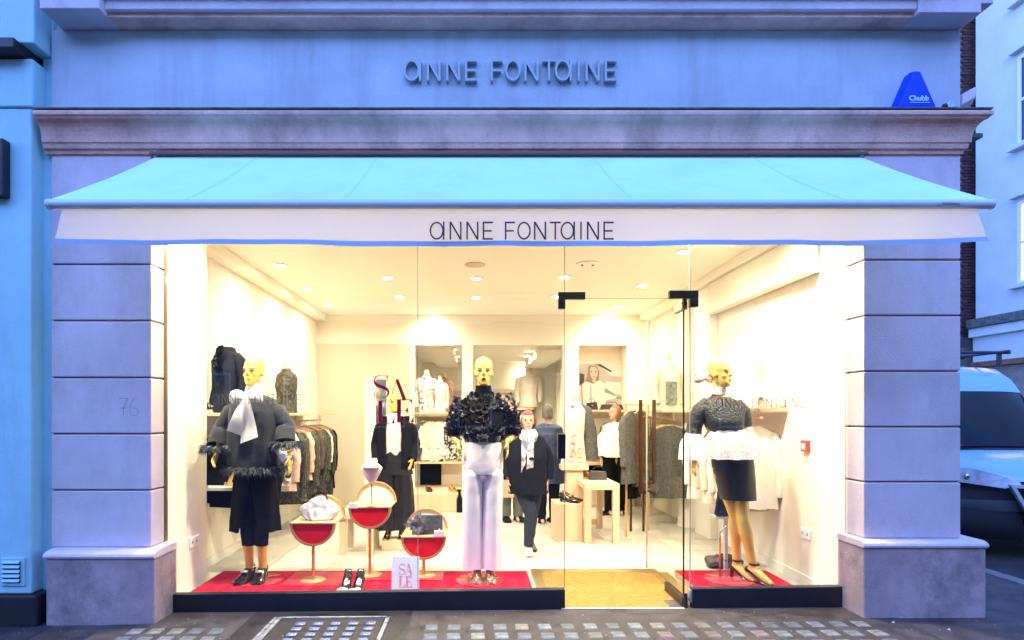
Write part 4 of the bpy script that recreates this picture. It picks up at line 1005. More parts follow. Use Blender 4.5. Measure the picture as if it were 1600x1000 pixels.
def hair_cap(HM, root, material, low=.05, front=.165, ln=0.0):
    rings = []
    for i in range(11):
        t = i/10; z = lerp(low-ln, .246, t); row = []
        sc = sqrt(max(0.0, 1-(max(0, (z-.13))/.120)**2)) if z > .13 else 1.0
        for k in range(28):
            th = 2*pi*k/28; yy = .006+.098*sin(th)*sc; xx = .082*cos(th)*sc
            if z < front and sin(th) < -.25: yy = max(yy, -.012+.0*z); xx = xx*1.0
            v = Vector((xx, yy, z)); v += noise.noise_vector(v*35)*.006; row.append(v)
        rings.append(row)
    return MB().loft(rings).xf(HM).build('hair', material, root, local=True, smooth=True)
W_ = thing('person', 'red haired woman in a navy jacket, printed scarf and jeans walking toward the door', 'person', (.572, 6.25, 0))
sW = .845
HMw, j = human(W_, dict(elL=(-.265,.05,1.16), wrL=(-.255,-.07,.90), elR=(.255,.06,1.15), wrR=(.25,-.02,.90), knL=(.03,-.09,.50), anL=(-.0,-.12,.09), knR=(.055,-.0,.50), anR=(.05,.20,.13), fat=1.12, yaw=.0, headh=.25, head=(0,-.02,1.555)), sW, dict(skin=SKIN))
hair_cap(HMw, W_, HAIRR, .06, .185)
cloth([(0,0,1.285,.09,.08,0,3),(0,0,1.245,.175,.115,.01,4),(0,0,1.18,.205,.14,.02,5),(0,-.01,1.02,.21,.165,.03,6),(0,-.005,.85,.21,.165,.04,6),(.01,0,.64,.215,.165,.05,6)], 56, 2.4, 8, .008).build('jacket', JACK, W_, local=True, smooth=True)
for q, e, w in ((-1,(-.235,.04,1.0),(-.235,-.05,.80)),(1,(.232,.04,.99),(.225,.0,.79))):
    sleeve([(q*.14,0,1.235),(q*.19,.0,1.17),e,w],[.055,.075,.066,.055],18,q+3,.008).build('sleeve', JACK, W_, local=True, smooth=True)
SCF = mat('printed_scarf', (.62,.58,.60), .75, col2=(.16,.17,.26), scale=13, lo=.45, hi=.6)
cloth([(0,-.01,1.33,.085,.085,.04,5),(0,-.03,1.26,.125,.115,.08,7),(0,-.03,1.20,.10,.11,.08,7)], 36, 2, 4, .010).build('scarf', SCF, W_, local=True, smooth=True)
for q, x0, x1, zl in ((-1,-.045,-.05,.72),(1,.02,.0,.68)):
    rr = [[Vector((lerp(x0,x1,t)+a*.035, -.145-.035*sin(pi*min(1,t*1.3))+.004*sin(9*t)-abs(a)*0.0+.006*a, lerp(1.24, zl, t))) for a in (-1,-.3,.4,1)] for t in [i/9 for i in range(10)]]
    MB().loft(rr, (False, False), False).build('scarf_tail', SCF, W_, local=True, smooth=True)
for q, k, a in ((-1,(.03,-.09,.50),(-.0,-.12,.10)),(1,(.055,0,.50),(.05,.20,.14))):
    K, An = Vector(k)*sW, Vector(a)*sW
    sleeve([(q*.07,0,.74), Vector((q*.06,0,.72)).lerp(K,.5), K, K.lerp(An,.5), An],[.10,.092,.068,.062,.050],18,q+6,.006).build('jeans_leg', DENIM, W_, local=True, smooth=True)
SNK = mat('beige_sneaker', (.62,.52,.42), .6, var=.1, scale=20)
shoe((.0,-.11),-.05,.25,.046,.0,.075,.025).build('sneaker', SNK, W_, local=True, smooth='auto')
shoe((.05*sW,.16),.1,.25,.046,.03,.075,.025).build('sneaker', mat('dark_sneaker', (.12,.10,.09), .6), W_, local=True, smooth='auto')

M_ = thing('person', 'person in an olive coat and grey trousers half hidden behind the white trousers', 'person', (.52, 8.05, 0))
HM2, j = human(M_, dict(yaw=.4, fat=1.1), .95, dict(skin=SKIN)); hair_cap(HM2, M_, HAIRD, .06, .18)
cloth([(0,0,1.42,.09,.08,0,3),(0,0,1.38,.18,.11,.01,4),(0,0,1.28,.22,.14,.02,5),(0,0,1.0,.22,.16,.03,6),(0,0,.70,.23,.17,.05,6)], 44, 2.4, 9, .008).build('coat', mat('olive_coat', (.075,.075,.045), .85, var=.2, scale=20), M_, local=True, smooth=True)
GTR = mat('grey_trousers', (.13,.13,.12), .85)
for q in (-1, 1):
    sleeve([(q*.15,0,1.36),(q*.20,0,1.28),(q*.235,.03,1.05),(q*.235,-.04,.88)],[.06,.078,.068,.055],16,q,.008).build('sleeve', MATS['olive_coat'], M_, local=True, smooth=True)
    sleeve([(q*.08,0,.82),(q*.085,-.01,.46),(q*.085,.02,.07)],[.10,.075,.07],16,q,.008).build('trouser_leg', GTR, M_, local=True, smooth=True)
    shoe((q*.085,.02),q*.2+.3,.27,.05,.0,.08,.025).build('shoe', BLK, M_, local=True, smooth='auto')
bag = thing('shopping_bag', 'beige paper shopping bag held beside the grey trousers', 'bag', (.44, 7.85, .36))
MB().hexa([(-.09,-.05,0),(.09,-.05,0),(.09,.05,0),(-.09,.05,0),(-.10,-.055,.26),(.10,-.055,.26),(.10,.055,.26),(-.10,.055,.26)]).build('bag_body', mat('kraft_paper', (.48,.34,.20), .8, var=.1), bag, local=True, bevel=.003)
for y in (-.05, .05): MB().tube([(-.05,y,.26),(-.045,y*.3,.40),(.045,y*.3,.40),(.05,y,.26)], .004, 6).build('handle', MATS['kraft_paper'], bag, local=True)
N_p = thing('person', 'person in a dark blue quilted coat standing behind the red haired woman', 'person', (1.0, 7.9, 0))
HM3, j = human(N_p, dict(yaw=2.6, fat=1.15), .90, dict(skin=SKIN), False); hair_cap(HM3, N_p, HAIRD, .03, .02)
QUI = mat('blue_quilt', (.018,.030,.085), .55, var=.3, scale=12, bump=.6, bscale=18)
cloth([(0,0,1.36,.09,.08,0,3),(0,0,1.31,.19,.12,.01,4),(0,0,1.2,.23,.15,.02,5),(0,0,.9,.235,.17,.03,6),(0,0,.55,.24,.175,.04,6)], 44, 2.4, 12, .012).build('coat', QUI, N_p, local=True, smooth=True)
for q in (-1, 1):
    sleeve([(q*.15,0,1.29),(q*.21,0,1.2),(q*.245,.03,1.0),(q*.235,-.06,.83)],[.06,.085,.076,.06],16,q,.012).build('sleeve', QUI, N_p, local=True, smooth=True)
    sleeve([(q*.08,0,.78),(q*.085,-.01,.44),(q*.085,.02,.07)],[.10,.075,.062],16,q,.008).build('trouser_leg', BLK, N_p, local=True, smooth=True)
    shoe((q*.085,.02),pi+q*.2,.26,.048,.0,.08,.025).build('shoe', BLK, N_p, local=True, smooth='auto')
K_p = thing('person', 'auburn haired person in a white top behind the bronze clothes stand', 'person', (2.08, 8.55, 0))
HM4, j = human(K_p, dict(yaw=-1.2, fat=1.0), .90, dict(skin=SKIN)); hair_cap(HM4, K_p, HAIRB, .02, .17, .03)
cloth([(0,0,1.36,.09,.08,0,3),(0,0,1.31,.17,.11,.01,4),(0,0,1.2,.20,.13,.02,5),(0,0,.86,.20,.15,.04,6)], 44, 2.4, 15, .008).build('white_top', WHITE, K_p, local=True, smooth=True)
for q in (-1, 1):
    sleeve([(q*.14,0,1.29),(q*.19,0,1.2),(q*.225,.03,1.02),(q*.215,-.06,.86)],[.055,.072,.066,.05],16,q,.008).build('sleeve', WHITE, K_p, local=True, smooth=True)
    sleeve([(q*.08,0,.86),(q*.085,-.01,.44),(q*.085,.02,.07)],[.11,.08,.065],16,q,.008).build('trouser_leg', BLK, K_p, local=True, smooth=True)
    shoe((q*.085,.02),-.9+q*.1,.26,.048,.0,.08,.025).build('shoe', PATENT, K_p, local=True, smooth='auto')
# ================================================================ WINDOW GOODS
RINGM = mat('brass_ring', (.66,.40,.17), .3, metal=.55); REDF = mat('red_velvet_disc', (.62,.006,.018), .7, spec=.2, var=.06, scale=6); CREAM = mat('cream_disc', (.86,.80,.66), .6)
def display_stand(x, d, ztop, r, dep, label, pole_dx=0):
    t = thing('display_stand', label, 'display stand', (x, d, PZ), 0, 'round split disc display stands')
    h = ztop-PZ
    def arc(a0, a1, rr, n=26): return [(rr*cos(lerp(a0,a1,k/n)), h+rr*sin(lerp(a0,a1,k/n))) for k in range(n+1)]
    def plate(pts, y0, y1): return MB().loft([[Vector((p[0], y0, p[1])) for p in pts], [Vector((p[0], y1, p[1])) for p in pts]])
    plate([(p[0], p[1]-.004) for p in arc(pi, 2*pi, r*.90)], -.012, .012).build('lower_disc', REDF, t, local=True)
    MB().ribbon(arc(pi, 2*pi, r*.95), r*.10, -.022, .022).build('lower_ring', RINGM, t, local=True, smooth='auto')
    plate(arc(0, pi, r*.90), dep-.012, dep+.012).build('upper_disc', CREAM, t, local=True)
    MB().ribbon(arc(0, pi, r*.95), r*.10, dep-.022, dep+.022).build('upper_ring', RINGM, t, local=True, smooth='auto')
    MB().box(-r, r, -.022, dep+.012, h-.003, h+.009).build('tray', mat('pale_gold_tray', (.72,.52,.28), .4, metal=.2), t, local=True, bevel=.002)
    MB().box(-r*.86, r*.86, -.010, .010, h-.030, h-.006).build('tray_lip', mat('dark_red_lip', (.36,.004,.012), .6), t, local=True)
    MB().cyl((pole_dx,0,.006),(pole_dx,0,h-r*.95),.014,14).build('pole', RINGM, t, local=True, smooth='auto')
    MB().lathe([(.105,.0),(.105,.006),(.10,.009),(0,.010)], (pole_dx,0,0), 32).build('foot', RINGM, t, local=True, smooth='auto')
    return t
display_stand(-1.395, 4.97, .552, .195, .36, 'round red and cream display stand carrying the ruffled white handbag')
display_stand(-.937, 5.14, .662, .190, .34, 'tallest round red and cream display stand carrying the white necklace bust')
display_stand(-.455, 5.12, .402, .200, .34, 'lowest round red and cream display stand carrying the dark bow clutch')
# ruffled white handbag
hb = thing('handbag', 'puffy white ruffled handbag with thin dark handles on the left display stand', 'handbag', (-1.375, 5.10, .563))
SNOW = mat('white_pleated_leather', (.86,.80,.74), .55, bump=.5, bscale=45)
rr = []
for i in range(15):
    t = i/14; w = .175*(sin(pi*min(1, .12+t*.80))**.5); z = .20*t
    rr.append([Vector((w*cos(2*pi*k/44)*(1+.04*cos(11*2*pi*k/44*1.0)), .085*(1-.55*t)*sin(2*pi*k/44)*(1+.14*cos(13*2*pi*k/44+t*3)), z*(1-.25*abs(cos(2*pi*k/44))**3*t))) for k in range(44)])
MB().loft(rr).jitter(.012, 22, 3).build('bag_body', SNOW, hb, local=True, smooth=True)
for y in (-.02,.02): MB().tube([(-.07,y,.165),(-.055,y,.215),(0,y,.24),(.055,y,.215),(.07,y,.165)], .005, 7).build('handle', BLK, hb, local=True, smooth=True)
# necklace bust
nbk = thing('necklace_bust', 'white necklace bust on a thin rod wearing a broad blush collar', 'display bust', (-.925, 5.16, .6715))
MB().loft([er(0,0,.20,.012,.012,20), er(0,0,.235,.045,.03,20), er(0,0,.30,.082,.045,20), er(0,0,.345,.098,.05,20), er(0,.005,.365,.075,.045,20), er(0,.01,.385,.045,.04,20), er(0,.01,.425,.042,.038,20)]).build('bust', WHITE, nbk, local=True, smooth=True)
MB().lathe([(.072,.335),(.082,.345),(.070,.365),(.048,.392),(.044,.402),(.042,.39)], n=28, caps=(False, False)).jitter(.004, 40, 2).build('collar_necklace', mat('blush_ruffle', (.78,.55,.45), .6, var=.2, scale=40), nbk, local=True, smooth=True)
MB().cyl((0,0,.004),(0,0,.21),.005,8).build('rod', CHROME, nbk, local=True); MB().lathe([(.05,0),(.05,.004),(0,.005)], n=24).build('foot', RINGM, nbk, local=True)
pc = thing('price_block', 'small white price block with a gold ring left of the necklace bust', 'price block', (-1.06, 5.04, .6715))
MB().box(-.035,.035,-.02,.02,0,.045).build('block', WHITE, pc, local=True, bevel=.002); MB().ball((0,0,.053),.012,10,7).build('ring', GOLDM, pc, local=True, smooth=True)
# bow clutch
ck = thing('clutch_bag', 'dark grey clutch with a large ribbon bow on the lowest display stand', 'clutch bag', (-.44, 5.22, .4115))
GREYL = mat('grey_woven_leather', (.10,.10,.115), .4, var=.4, scale=45)
MB().hexa([(-.11,-.03,0),(.15,-.03,0),(.15,.03,0),(-.11,.03,0),(-.10,-.012,.17),(.145,-.012,.17),(.145,.012,.17),(-.10,.012,.17)]).build('bag_body', GREYL, ck, local=True, bevel=.006)
bwm = MB()
for k in range(11):
    a = 2*pi*k/11+.2; ln = .085+.025*(k % 3); w = .022
    c = Vector((-.075,-.045,.085)); d = Vector((cos(a),0,sin(a))); s_ = Vector((-sin(a),0,cos(a)))*w
    bwm.add([c, c+d*ln*.5+s_+Vector((0,-.035,0)), c+d*ln+Vector((0,-.012,0)), c+d*ln*.5-s_+Vector((0,-.03,0)), c+d*ln*.5+Vector((0,.0,0))], [(0,1,2,4),(0,4,2,3),(0,3,2,1)])
bwm.build('ribbon_bow', mat('grey_satin_ribbon', (.13,.14,.17), .3, var=.5, scale=30), ck, local=True)
pc = thing('price_block', 'small white price block before the dark bow clutch', 'price block', (-.315, 5.10, .4115))
MB().box(-.045,.045,-.016,.016,0,.05).build('block', WHITE, pc, local=True, bevel=.002); MB().ball((0,0,.058),.01,10,7).build('ring', GOLDM, pc, local=True, smooth=True)
# pair of pumps in the front of the window
for q in (-1, 1):
    s_ = thing('pump_shoe', ('left' if q < 0 else 'right')+' shoe of the black heeled pair with white ruffled toes by the sale card', 'shoe', (-.985+q*.050, 4.66, PZ))
    shoe((0,0),-.06*q,.25,.040,.085,.05,.012).build('upper', PATENT, s_, local=True, smooth='auto')
    MB().lathe([(.046,0),(.05,.02),(.044,.05),(.02,.058)], n=20).jitter(.010,30,q+2).xf(Matrix.Translation((0,-.15,.012))).build('toe_ruffle', mat('white_toe_ruffle', (.62,.58,.56), .6), s_, local=True, smooth=True)
    MB().loft([er(0,.045,.10,.036,.03,16), er(0,.055,.145,.034,.022,16), er(0,.06,.165,.026,.014,16)]).build('heel_counter', PATENT, s_, local=True, smooth=True)
# didone letters S A L E as polygons (unit cap height)
def sale_letter(ch, x0, z0, w, h, ya, yb, thin=.020, thick=.165):
    m = MB(); X = lambda u: x0+u*w; Z = lambda v: z0+v*h; tn, tk = thin*h, thick*h
    if ch == 'S':
        ctl = [(.86,.80),(.80,.93),(.50,.985),(.20,.90),(.09,.73),(.22,.585),(.52,.495),(.82,.395),(.93,.25),(.80,.09),(.48,.015),(.17,.085),(.08,.25)]
        wd = [.03,.03,.022,.07,.12,.19,.235,.19,.12,.07,.022,.03,.03]
        pts, ws = [], []
        n = len(ctl)
        for i in range(n-1):
            p0, p1, p2, p3 = ctl[max(0,i-1)], ctl[i], ctl[i+1], ctl[min(n-1,i+2)]
            for q in range(6):
                t = q/6
                f = lambda a,b,c,d: .5*((2*b)+(-a+c)*t+(2*a-5*b+4*c-d)*t*t+(-a+3*b-3*c+d)*t**3)
                pts.append((X(f(p0[0],p1[0],p2[0],p3[0])), Z(f(p0[1],p1[1],p2[1],p3[1])))); ws.append(max(.018, lerp(wd[i],wd[i+1],t))*h*.62)
        pts.append((X(ctl[-1][0]), Z(ctl[-1][1]))); ws.append(.02*h)
        m.ribbon(pts, ws, ya, yb)
        m.ribbon([(X(.87),Z(.74)),(X(.87),Z(.99))], .03*h, ya-.0002, yb+.0002); m.ribbon([(X(.07),Z(.30)),(X(.07),Z(.02))], .03*h, ya-.0002, yb+.0002)
    elif ch == 'A':
        m.ribbon([(X(.46),Z(1.0)),(X(.88),Z(0))], tk*.95, ya, yb); m.ribbon([(X(.43),Z(.98)),(X(.10),Z(0))], tn, ya-.0002, yb+.0002)
        m.ribbon([(X(.22),Z(.33)),(X(.70),Z(.33))], tn, ya-.0004, yb+.0004)
        m.ribbon([(X(0),Z(.01)),(X(.22),Z(.01))], tn, ya-.0004, yb+.0004); m.ribbon([(X(.66),Z(.01)),(X(1),Z(.01))], tn, ya-.0006, yb+.0006)
    else:
        m.ribbon([(X(.12)+tk/2,Z(0)),(X(.12)+tk/2,Z(1))], tk, ya, yb)
        m.ribbon([(X(0),Z(.01)),(X(.95),Z(.01))], tn, ya-.0002, yb+.0002)
        m.add([(X(.95),ya,Z(0)),(X(.95),ya,Z(.26)),(X(.80),ya,Z(.03)),(X(.95),yb,Z(0)),(X(.95),yb,Z(.26)),(X(.80),yb,Z(.03))],[(0,1,2),(5,4,3),(0,3,4,1),(1,4,5,2),(2,5,3,0)])
        if ch == 'E':
            m.ribbon([(X(0),Z(.99)),(X(.88),Z(.99))], tn, ya-.0002, yb+.0002); m.ribbon([(X(.3),Z(.52)),(X(.66),Z(.52))], tn, ya-.0004, yb+.0004)
            m.add([(X(.88),ya,Z(1)),(X(.88),ya,Z(.78)),(X(.74),ya,Z(.97)),(X(.88),yb,Z(1)),(X(.88),yb,Z(.78)),(X(.74),yb,Z(.97))],[(0,1,2),(5,4,3),(0,3,4,1),(1,4,5,2),(2,5,3,0)])
            m.add([(X(.67),ya,Z(.66)),(X(.67),ya,Z(.38)),(X(.54),ya,Z(.52)),(X(.67),yb,Z(.66)),(X(.67),yb,Z(.38)),(X(.54),yb,Z(.52))],[(0,1,2),(5,4,3),(0,3,4,1),(1,4,5,2),(2,5,3,0)])
        else: m.ribbon([(X(0),Z(.99)),(X(.55),Z(.99))], tn, ya-.0002, yb+.0002)
    return m
SRED = mat('crimson_vinyl', (.85,.008,.07), .5)
ss = thing('sale_lettering', 'crimson serif SALE letters on the window glass', 'window lettering', (gx(620), GY, gzz(625)))
for ch, a, b, t_, bt in (('S',583,609,585.5,623),('A',607,636,593,625.5),('L',588,618,626,662),('E',617,648,624,660)):
    sale_letter(ch, gx(a), gzz(bt), gx(b)-gx(a), gzz(t_)-gzz(bt), GY-.0085, GY-.0068).build('letter', SRED, ss)
cd = thing('sale_card', 'white SALE card with pink serif letters leaning at the front of the window', 'card', (-.555, 4.60, PZ))
Mc = Matrix.Rotation(radians(-9), 4, 'X')
MB().box(-.112,.108,-.002,.002,.0,.29).xf(Mc).build('card', mat('white_card', (.86,.84,.84), .6), cd, local=True)
PINK = mat('pink_print', (.80,.30,.34), .6)
for ch, a, z in (('S',-.058,.15),('A',-.004,.15),('L',-.056,.055),('E',-.002,.055)):
    sale_letter(ch, a, z, .056, .082, -.0032, -.0022, .03, .17).xf(Mc).build('letter', PINK, cd, local=True)
MB().box(-.01,.01,0,.05,0,.006).build('stand', CLEAR, cd, local=True)
# frosted shop name on the panes
FRO = mat('frosted_vinyl', (.20,.13,.07), .8); FRG = mat('frosted_vinyl_grey', (.22,.19,.15), .8)
wl1 = thing('window_lettering', 'thin tan shop name lettering on the right pane beside the lace top', 'window lettering', (gx(1187), GY, gzz(637)))
lettering(1119, 1257, 622.5, 637, GY-.0068, .0052, .0014, FRO, wl1)
wl2 = thing('window_lettering', 'thin tan shop name lettering on the left pane across the charcoal coat', 'window lettering', (gx(402), GY, gzz(632)))
lettering(332, 471, 616, 632, GY-.0068, .0052, .0014, FRG, wl2)
# wall plates
cp = thing('fire_call_point', 'small red square fire call point on the right window wall', 'call point', (RR-.013, 4.95, CZ-(697-VY)/F*4.95))
cy_ = RR*F/(1261-VX)
cp.location = (RR-.0005, cy_, CZ-(697-VY)/F*cy_)
MB().box(-.03,0,-.05,.05,-.05,.05).build('box', mat('call_point_red', (.75,.05,.04), .4), cp, local=True, bevel=.004); MB().box(-.033,-.0305,-.025,.025,-.028,.022).build('glass', WHITE, cp, local=True)
for X_, px, py, s_, lb in ((RR-.0005, 1260, 834, -1, 'white double socket plate low on the right window wall'), (-2.3995, 302, 846, 1, 'white double socket plate low on the left window wall')):
    d = abs(X_)*F/abs(px-VX)
    sk = thing('wall_socket', lb, 'socket', (X_, d, CZ-(py-VY)/F*d))
    MB().box(0, .012*s_, -.075,.075,-.043,.043).build('plate', WFR, sk, local=True, bevel=.003)
    for y in (-.035,.035): MB().box(.0122*s_,.0135*s_,y-.012,y+.012,-.012,.012).build('outlet', mat('socket_grey',(.35,.33,.3),.5), sk, local=True)

# ================================================================ GARMENTS, BUSTS, RAILS
WOOD = mat('pale_wood', (.66,.50,.34), .45, var=.10, scale=5, streak=True); HWOOD = mat('hanger_wood', (.62,.40,.20), .4, var=.1)
CLOTHS = {
 'black sequinned': mat('cloth_black_sequin', (.012,.012,.012), .35, col2=(.16,.14,.10), scale=55, lo=.52, hi=.66, detail=2),
 'plain black': BLK,
 'blush': mat('cloth_blush', (.60,.44,.38), .8, var=.15, scale=16),
 'olive lace': mat('cloth_olive_lace', (.025,.024,.014), .7, col2=(.16,.14,.07), scale=40, lo=.45, hi=.65, detail=3),
 'cream': mat('cloth_cream', (.78,.70,.58), .8, var=.06, scale=12),
 'grey tweed': mat('cloth_tweed', (.085,.085,.078), .9, var=.5, scale=60),
 'brown': mat('cloth_brown', (.10,.06,.04), .85, var=.3, scale=20),
 'white': mat('cloth_white', (.84,.79,.72), .8, var=.05, scale=12),
 'pale pink': mat('cloth_pink', (.78,.58,.50), .8, var=.08, scale=12),
 'tan': mat('cloth_tan', (.45,.28,.15), .8, var=.2, scale=20),
 'dark navy': mat('cloth_navy', (.007,.008,.016), .85, var=.3, scale=25, spec=.2),
 'striped': mat('cloth_striped', (.03,.03,.03), .8, col2=(.6,.55,.5), scale=22, lo=.48, hi=.52, detail=0),
}
gcount = [0]
def garment(x, y, zr, ln, w, kind, label, group, rz=0.0, slv=.55, th=.045, flare=1.05):
    gcount[0] += 1; sd = gcount[0]; m_ = CLOTHS[kind]
    t = thing('hanging_garment', label, 'garment', (x, y, zr), rz, group)
    h = MB().tube([(-w*.46,0,-.125),(-w*.25,0,-.085),(0,0,-.062),(w*.25,0,-.085),(w*.46,0,-.125)], [.007,.010,.012,.010,.007], 8)
    h.tube([(0,0,-.06),(0,0,-.02),(.016,0,.0),(.008,0,.016),(-.012,0,.012)], .003, 6)
    h.build('hanger', HWOOD, t, local=True, smooth=True)
    cloth([(0,0,-.070,.060,.030,0,3),(0,0,-.100,w*.30,.034,.0,4),(0,0,-.140,w*.47,.040,.02,5),(0,0,-.30,w*.46,th,.05,6),(0,0,-ln*.6,w*.46,th*1.1,.09,7),(0,0,-ln,w*.48*flare,th*1.2,.14,8)], 34, 2.2, sd, .010, 3).build('garment_body', m_, t, local=True, smooth=True)
    if slv:
        for q in (-1, 1):
            sleeve([(q*w*.42,0,-.14),(q*w*.50,.006,-.24),(q*w*.54,.0,-.14-slv*.6),(q*w*.52,-.012,-.14-slv)],[.035,.05,.043,.038],12,sd+q,.012).build('sleeve', m_, t, local=True, smooth=True)
    return t
def bust(x, y, z, h, rz, kind, label, slv=True, neckm=PALE, long=1.0, extra=None, wide=1.0):
    t = thing('dress_form', label, 'dress form', (x, y, z), rz)
    s_ = h/.72; S = Matrix.Scale(s_, 4); D3 = Matrix.Diagonal((wide,1,1,1))
    MB().loft([er(0,0,.0,.13,.10), er(0,0,.14,.11,.085), er(0,0,.30,.13,.10), er(0,0,.40,.145,.115), er(0,0,.50,.15,.085), er(0,0,.57,.10,.06), er(0,0,.60,.055,.052), er(0,-.01,.70,.05,.05), er(0,-.01,.72,.04,.04)]).xf(S@D3).build('form', neckm, t, local=True, smooth=True)
    m_ = CLOTHS[kind] if kind in CLOTHS else MATS[kind]
    cloth([(0,0,.645,.062,.06,0,3),(0,0,.60,.085,.075,.01,4),(0,0,.565,.15,.085,.01,4),(0,0,.50,.178,.105,.01,5),(0,-.008,.40,.172,.138,.02,6),(0,0,.22,.145,.115,.03,6),(0,0,.20-.20*long,.165,.13,.06,8)], 40, 2.2, int(h*100), .006, 5).xf(S@D3).build('blouse', m_, t, local=True, smooth=True)
    if slv:
        for q in (-1, 1):
            sleeve([(q*.13,0,.555),(q*.18,0,.50),(q*.215,.02,.30),(q*.205,-.03,.08)],[.045,.062,.052,.045],14,q+int(h*77),.008).xf(S@D3).build('sleeve', m_, t, local=True, smooth=True)
    return t
GL = 'garments on the left wall rail'
# left wall shelf and rail
ls = thing('wall_shelf', 'long pale shelf with a hanging rail on the left shop wall', 'shelf', (-2.4, 7, 1.48))
MB().box(RL+.001, -2.14, 5.18, 8.75, 1.475, 1.505).build('board', WOOD, ls, bevel=.003)
MB().cyl((-2.33,5.2,1.40),(-2.33,8.72,1.40),.012,10).build('rail', RINGM, ls)
for y in (5.3, 6.4, 7.5, 8.65): MB().tube([(-2.33,y,1.40),(-2.33,y,1.475)], .007, 8).build('rail_bracket', RINGM, ls)
lg = [(5.42,.66,'plain black',.98),(5.62,.80,'plain black',.62),(5.85,.62,'dark navy',.6),(6.1,.95,'plain black',.7),(6.45,.7,'striped',.5),(6.75,.8,'blush',.55),
      (6.98,.92,'black sequinned',.62),(7.10,.98,'olive lace',.6),(7.33,.74,'blush',.5),(7.46,1.06,'black sequinned',.65),(7.62,.98,'olive lace',.7),(7.86,.66,'brown',.5),(7.96,1.02,'black sequinned',.6),(8.18,.84,'olive lace',.55),(8.30,.70,'cream',.45),(8.46,1.08,'black sequinned',.65),(8.62,1.0,'plain black',.6)]
ords = ['nearest','second','third','fourth','fifth','sixth','seventh','eighth','ninth','tenth','eleventh','twelfth','thirteenth','fourteenth','fifteenth','sixteenth','farthest']
for i, (d, ln, kd, sl) in enumerate(lg):
    garment(-2.33, d, 1.39, ln, .46, kd, '%s garment, %s from the window on the left wall rail' % (kd, ords[i]), GL, random.uniform(-.12,.12), sl)
bust(-2.36, 5.52, 1.506, .70, -.45, 'cloth_navy', 'headless dress form in a fitted black jacket on the left shelf', wide=.86)
jb = [o for o in COL.objects if o.get('label') == 'headless dress form in a fitted black jacket on the left shelf'][0]
fr_ = MB()
for i in range(34):
    t = i/33; c = Vector((.035+.02*sin(i*2.1), -.11-.035*sin(pi*min(1,t*1.2)), lerp(.60,.28,t)))
    ruffle(c, (.2*sin(i),-1,.1), .032, fr_, fr_)
fr_.build('front_ruffle', RUF, jb, local=True, smooth=True, kind='stuff')
for q in (-1, 1):
    m = MB()
    for i in range(8): ruffle(Vector((q*.205,-.03,.07))+Vector((.03*cos(i),.03*sin(i),0)), (cos(i),sin(i),-.6), .03, m, m)
    m.build('cuff_ruffle', CLOTHS['olive lace'], jb, local=True, smooth=True, kind='stuff')
bust(-2.36, 7.22, 1.506, .62, -.3, 'olive lace', 'headless dress form in a dark sequinned sleeveless top on the left shelf', False, wide=.95)
# jewellery shelf low on the left
js = thing('jewellery_tray', 'small white jewellery shelf low on the left wall beside the coat', 'shelf', (-2.35, 5.35, .82))
MB().box(-2.60,-2.12,5.20,5.55,.80,.83).build('board', WHITE, js, bevel=.003)
MB().tube([(-2.27,5.3,.83),(-2.22,5.3,.98),(-2.19,5.3,1.09)], .018, 8).build('stand_arm', GOLD, js, smooth=True)
for k in range(6): MB().ball((-2.30+.05*k,5.32,.85),.018,10,6).build('bead', mat('pink_bead',(.75,.45,.42),.4) if k%2 else MATS['silver_shoe'], js, smooth=True)
# right wall: near shelf with white blouse, rail of white garments
rs = thing('wall_shelf', 'short pale shelf on the right window wall holding the white blouse form', 'shelf', (2.7, 5.9, 1.55))
MB().box(2.47, RR-.022, 5.28, 6.70, 1.545, 1.575).build('board', WOOD, rs, bevel=.003)
MB().cyl((2.64,5.3,1.46),(2.64,6.68,1.46),.012,10).build('rail', RINGM, rs)
for y in (5.35, 6.6): MB().tube([(2.64,y,1.46),(2.64,y,1.545)], .007, 8).build('rail_bracket', RINGM, rs)
bust(2.66, 5.75, 1.576, .70, .35, 'white', 'headless dress form in a white blouse on the right shelf by the lace top', neckm=WHITE)
GR = 'pale garments on the right wall rail'
for i, (d, kd, ln) in enumerate(((5.45,'white',.85),(5.62,'pale pink',.9),(5.80,'white',.8),(6.0,'cream',.88),(6.22,'pale pink',.85),(6.45,'white',.9))):
    garment(2.62, d, 1.45, ln, .46, kd, '%s garment, %s from the window on the right pale rail' % (kd, ords[i]), GR, random.uniform(-.1,.1), .6, .055)
bs_ = thing('bag_stand', 'slim grey bag stand behind the legs of the lace top mannequin', 'bag stand', (2.36, 5.42, 0))
MB().box(-.015,.015,-.015,.015,.005,.52).build('post', STEEL, bs_, local=True); MB().box(-.10,.10,-.09,.09,0,.012).build('foot', STEEL, bs_, local=True, bevel=.003); MB().box(-.12,.12,-.07,.07,.521,.535).build('plate', STEEL, bs_, local=True)
kb_ = thing('handbag', 'black angular handbag on the grey stand behind the lace top mannequin', 'handbag', (2.38, 5.42, .536))
MB().hexa([(-.13,-.05,0),(.10,-.05,0),(.12,.05,0),(-.11,.05,0),(-.09,-.03,.24),(.13,-.03,.20),(.13,.03,.20),(-.09,.03,.24)]).build('bag_body', PATENT, kb_, local=True, bevel=.01)
MB().tube([(-.06,0,.22),(-.03,0,.30),(.06,0,.29),(.09,0,.20)], .006, 7).build('handle', PATENT, kb_, local=True, smooth=True)
sb = thing('soft_bag', 'crumpled black leather bag lying on the floor behind the right platform', 'bag', (2.42, 5.62, 0))
MB().ball((0,0,.055),.16,22,12,(1.1,.8,.42)).jitter(.035,9,5).build('bag_body', mat('brown_black_leather', (.035,.022,.018), .4, coat=.2), sb, local=True, smooth=True)
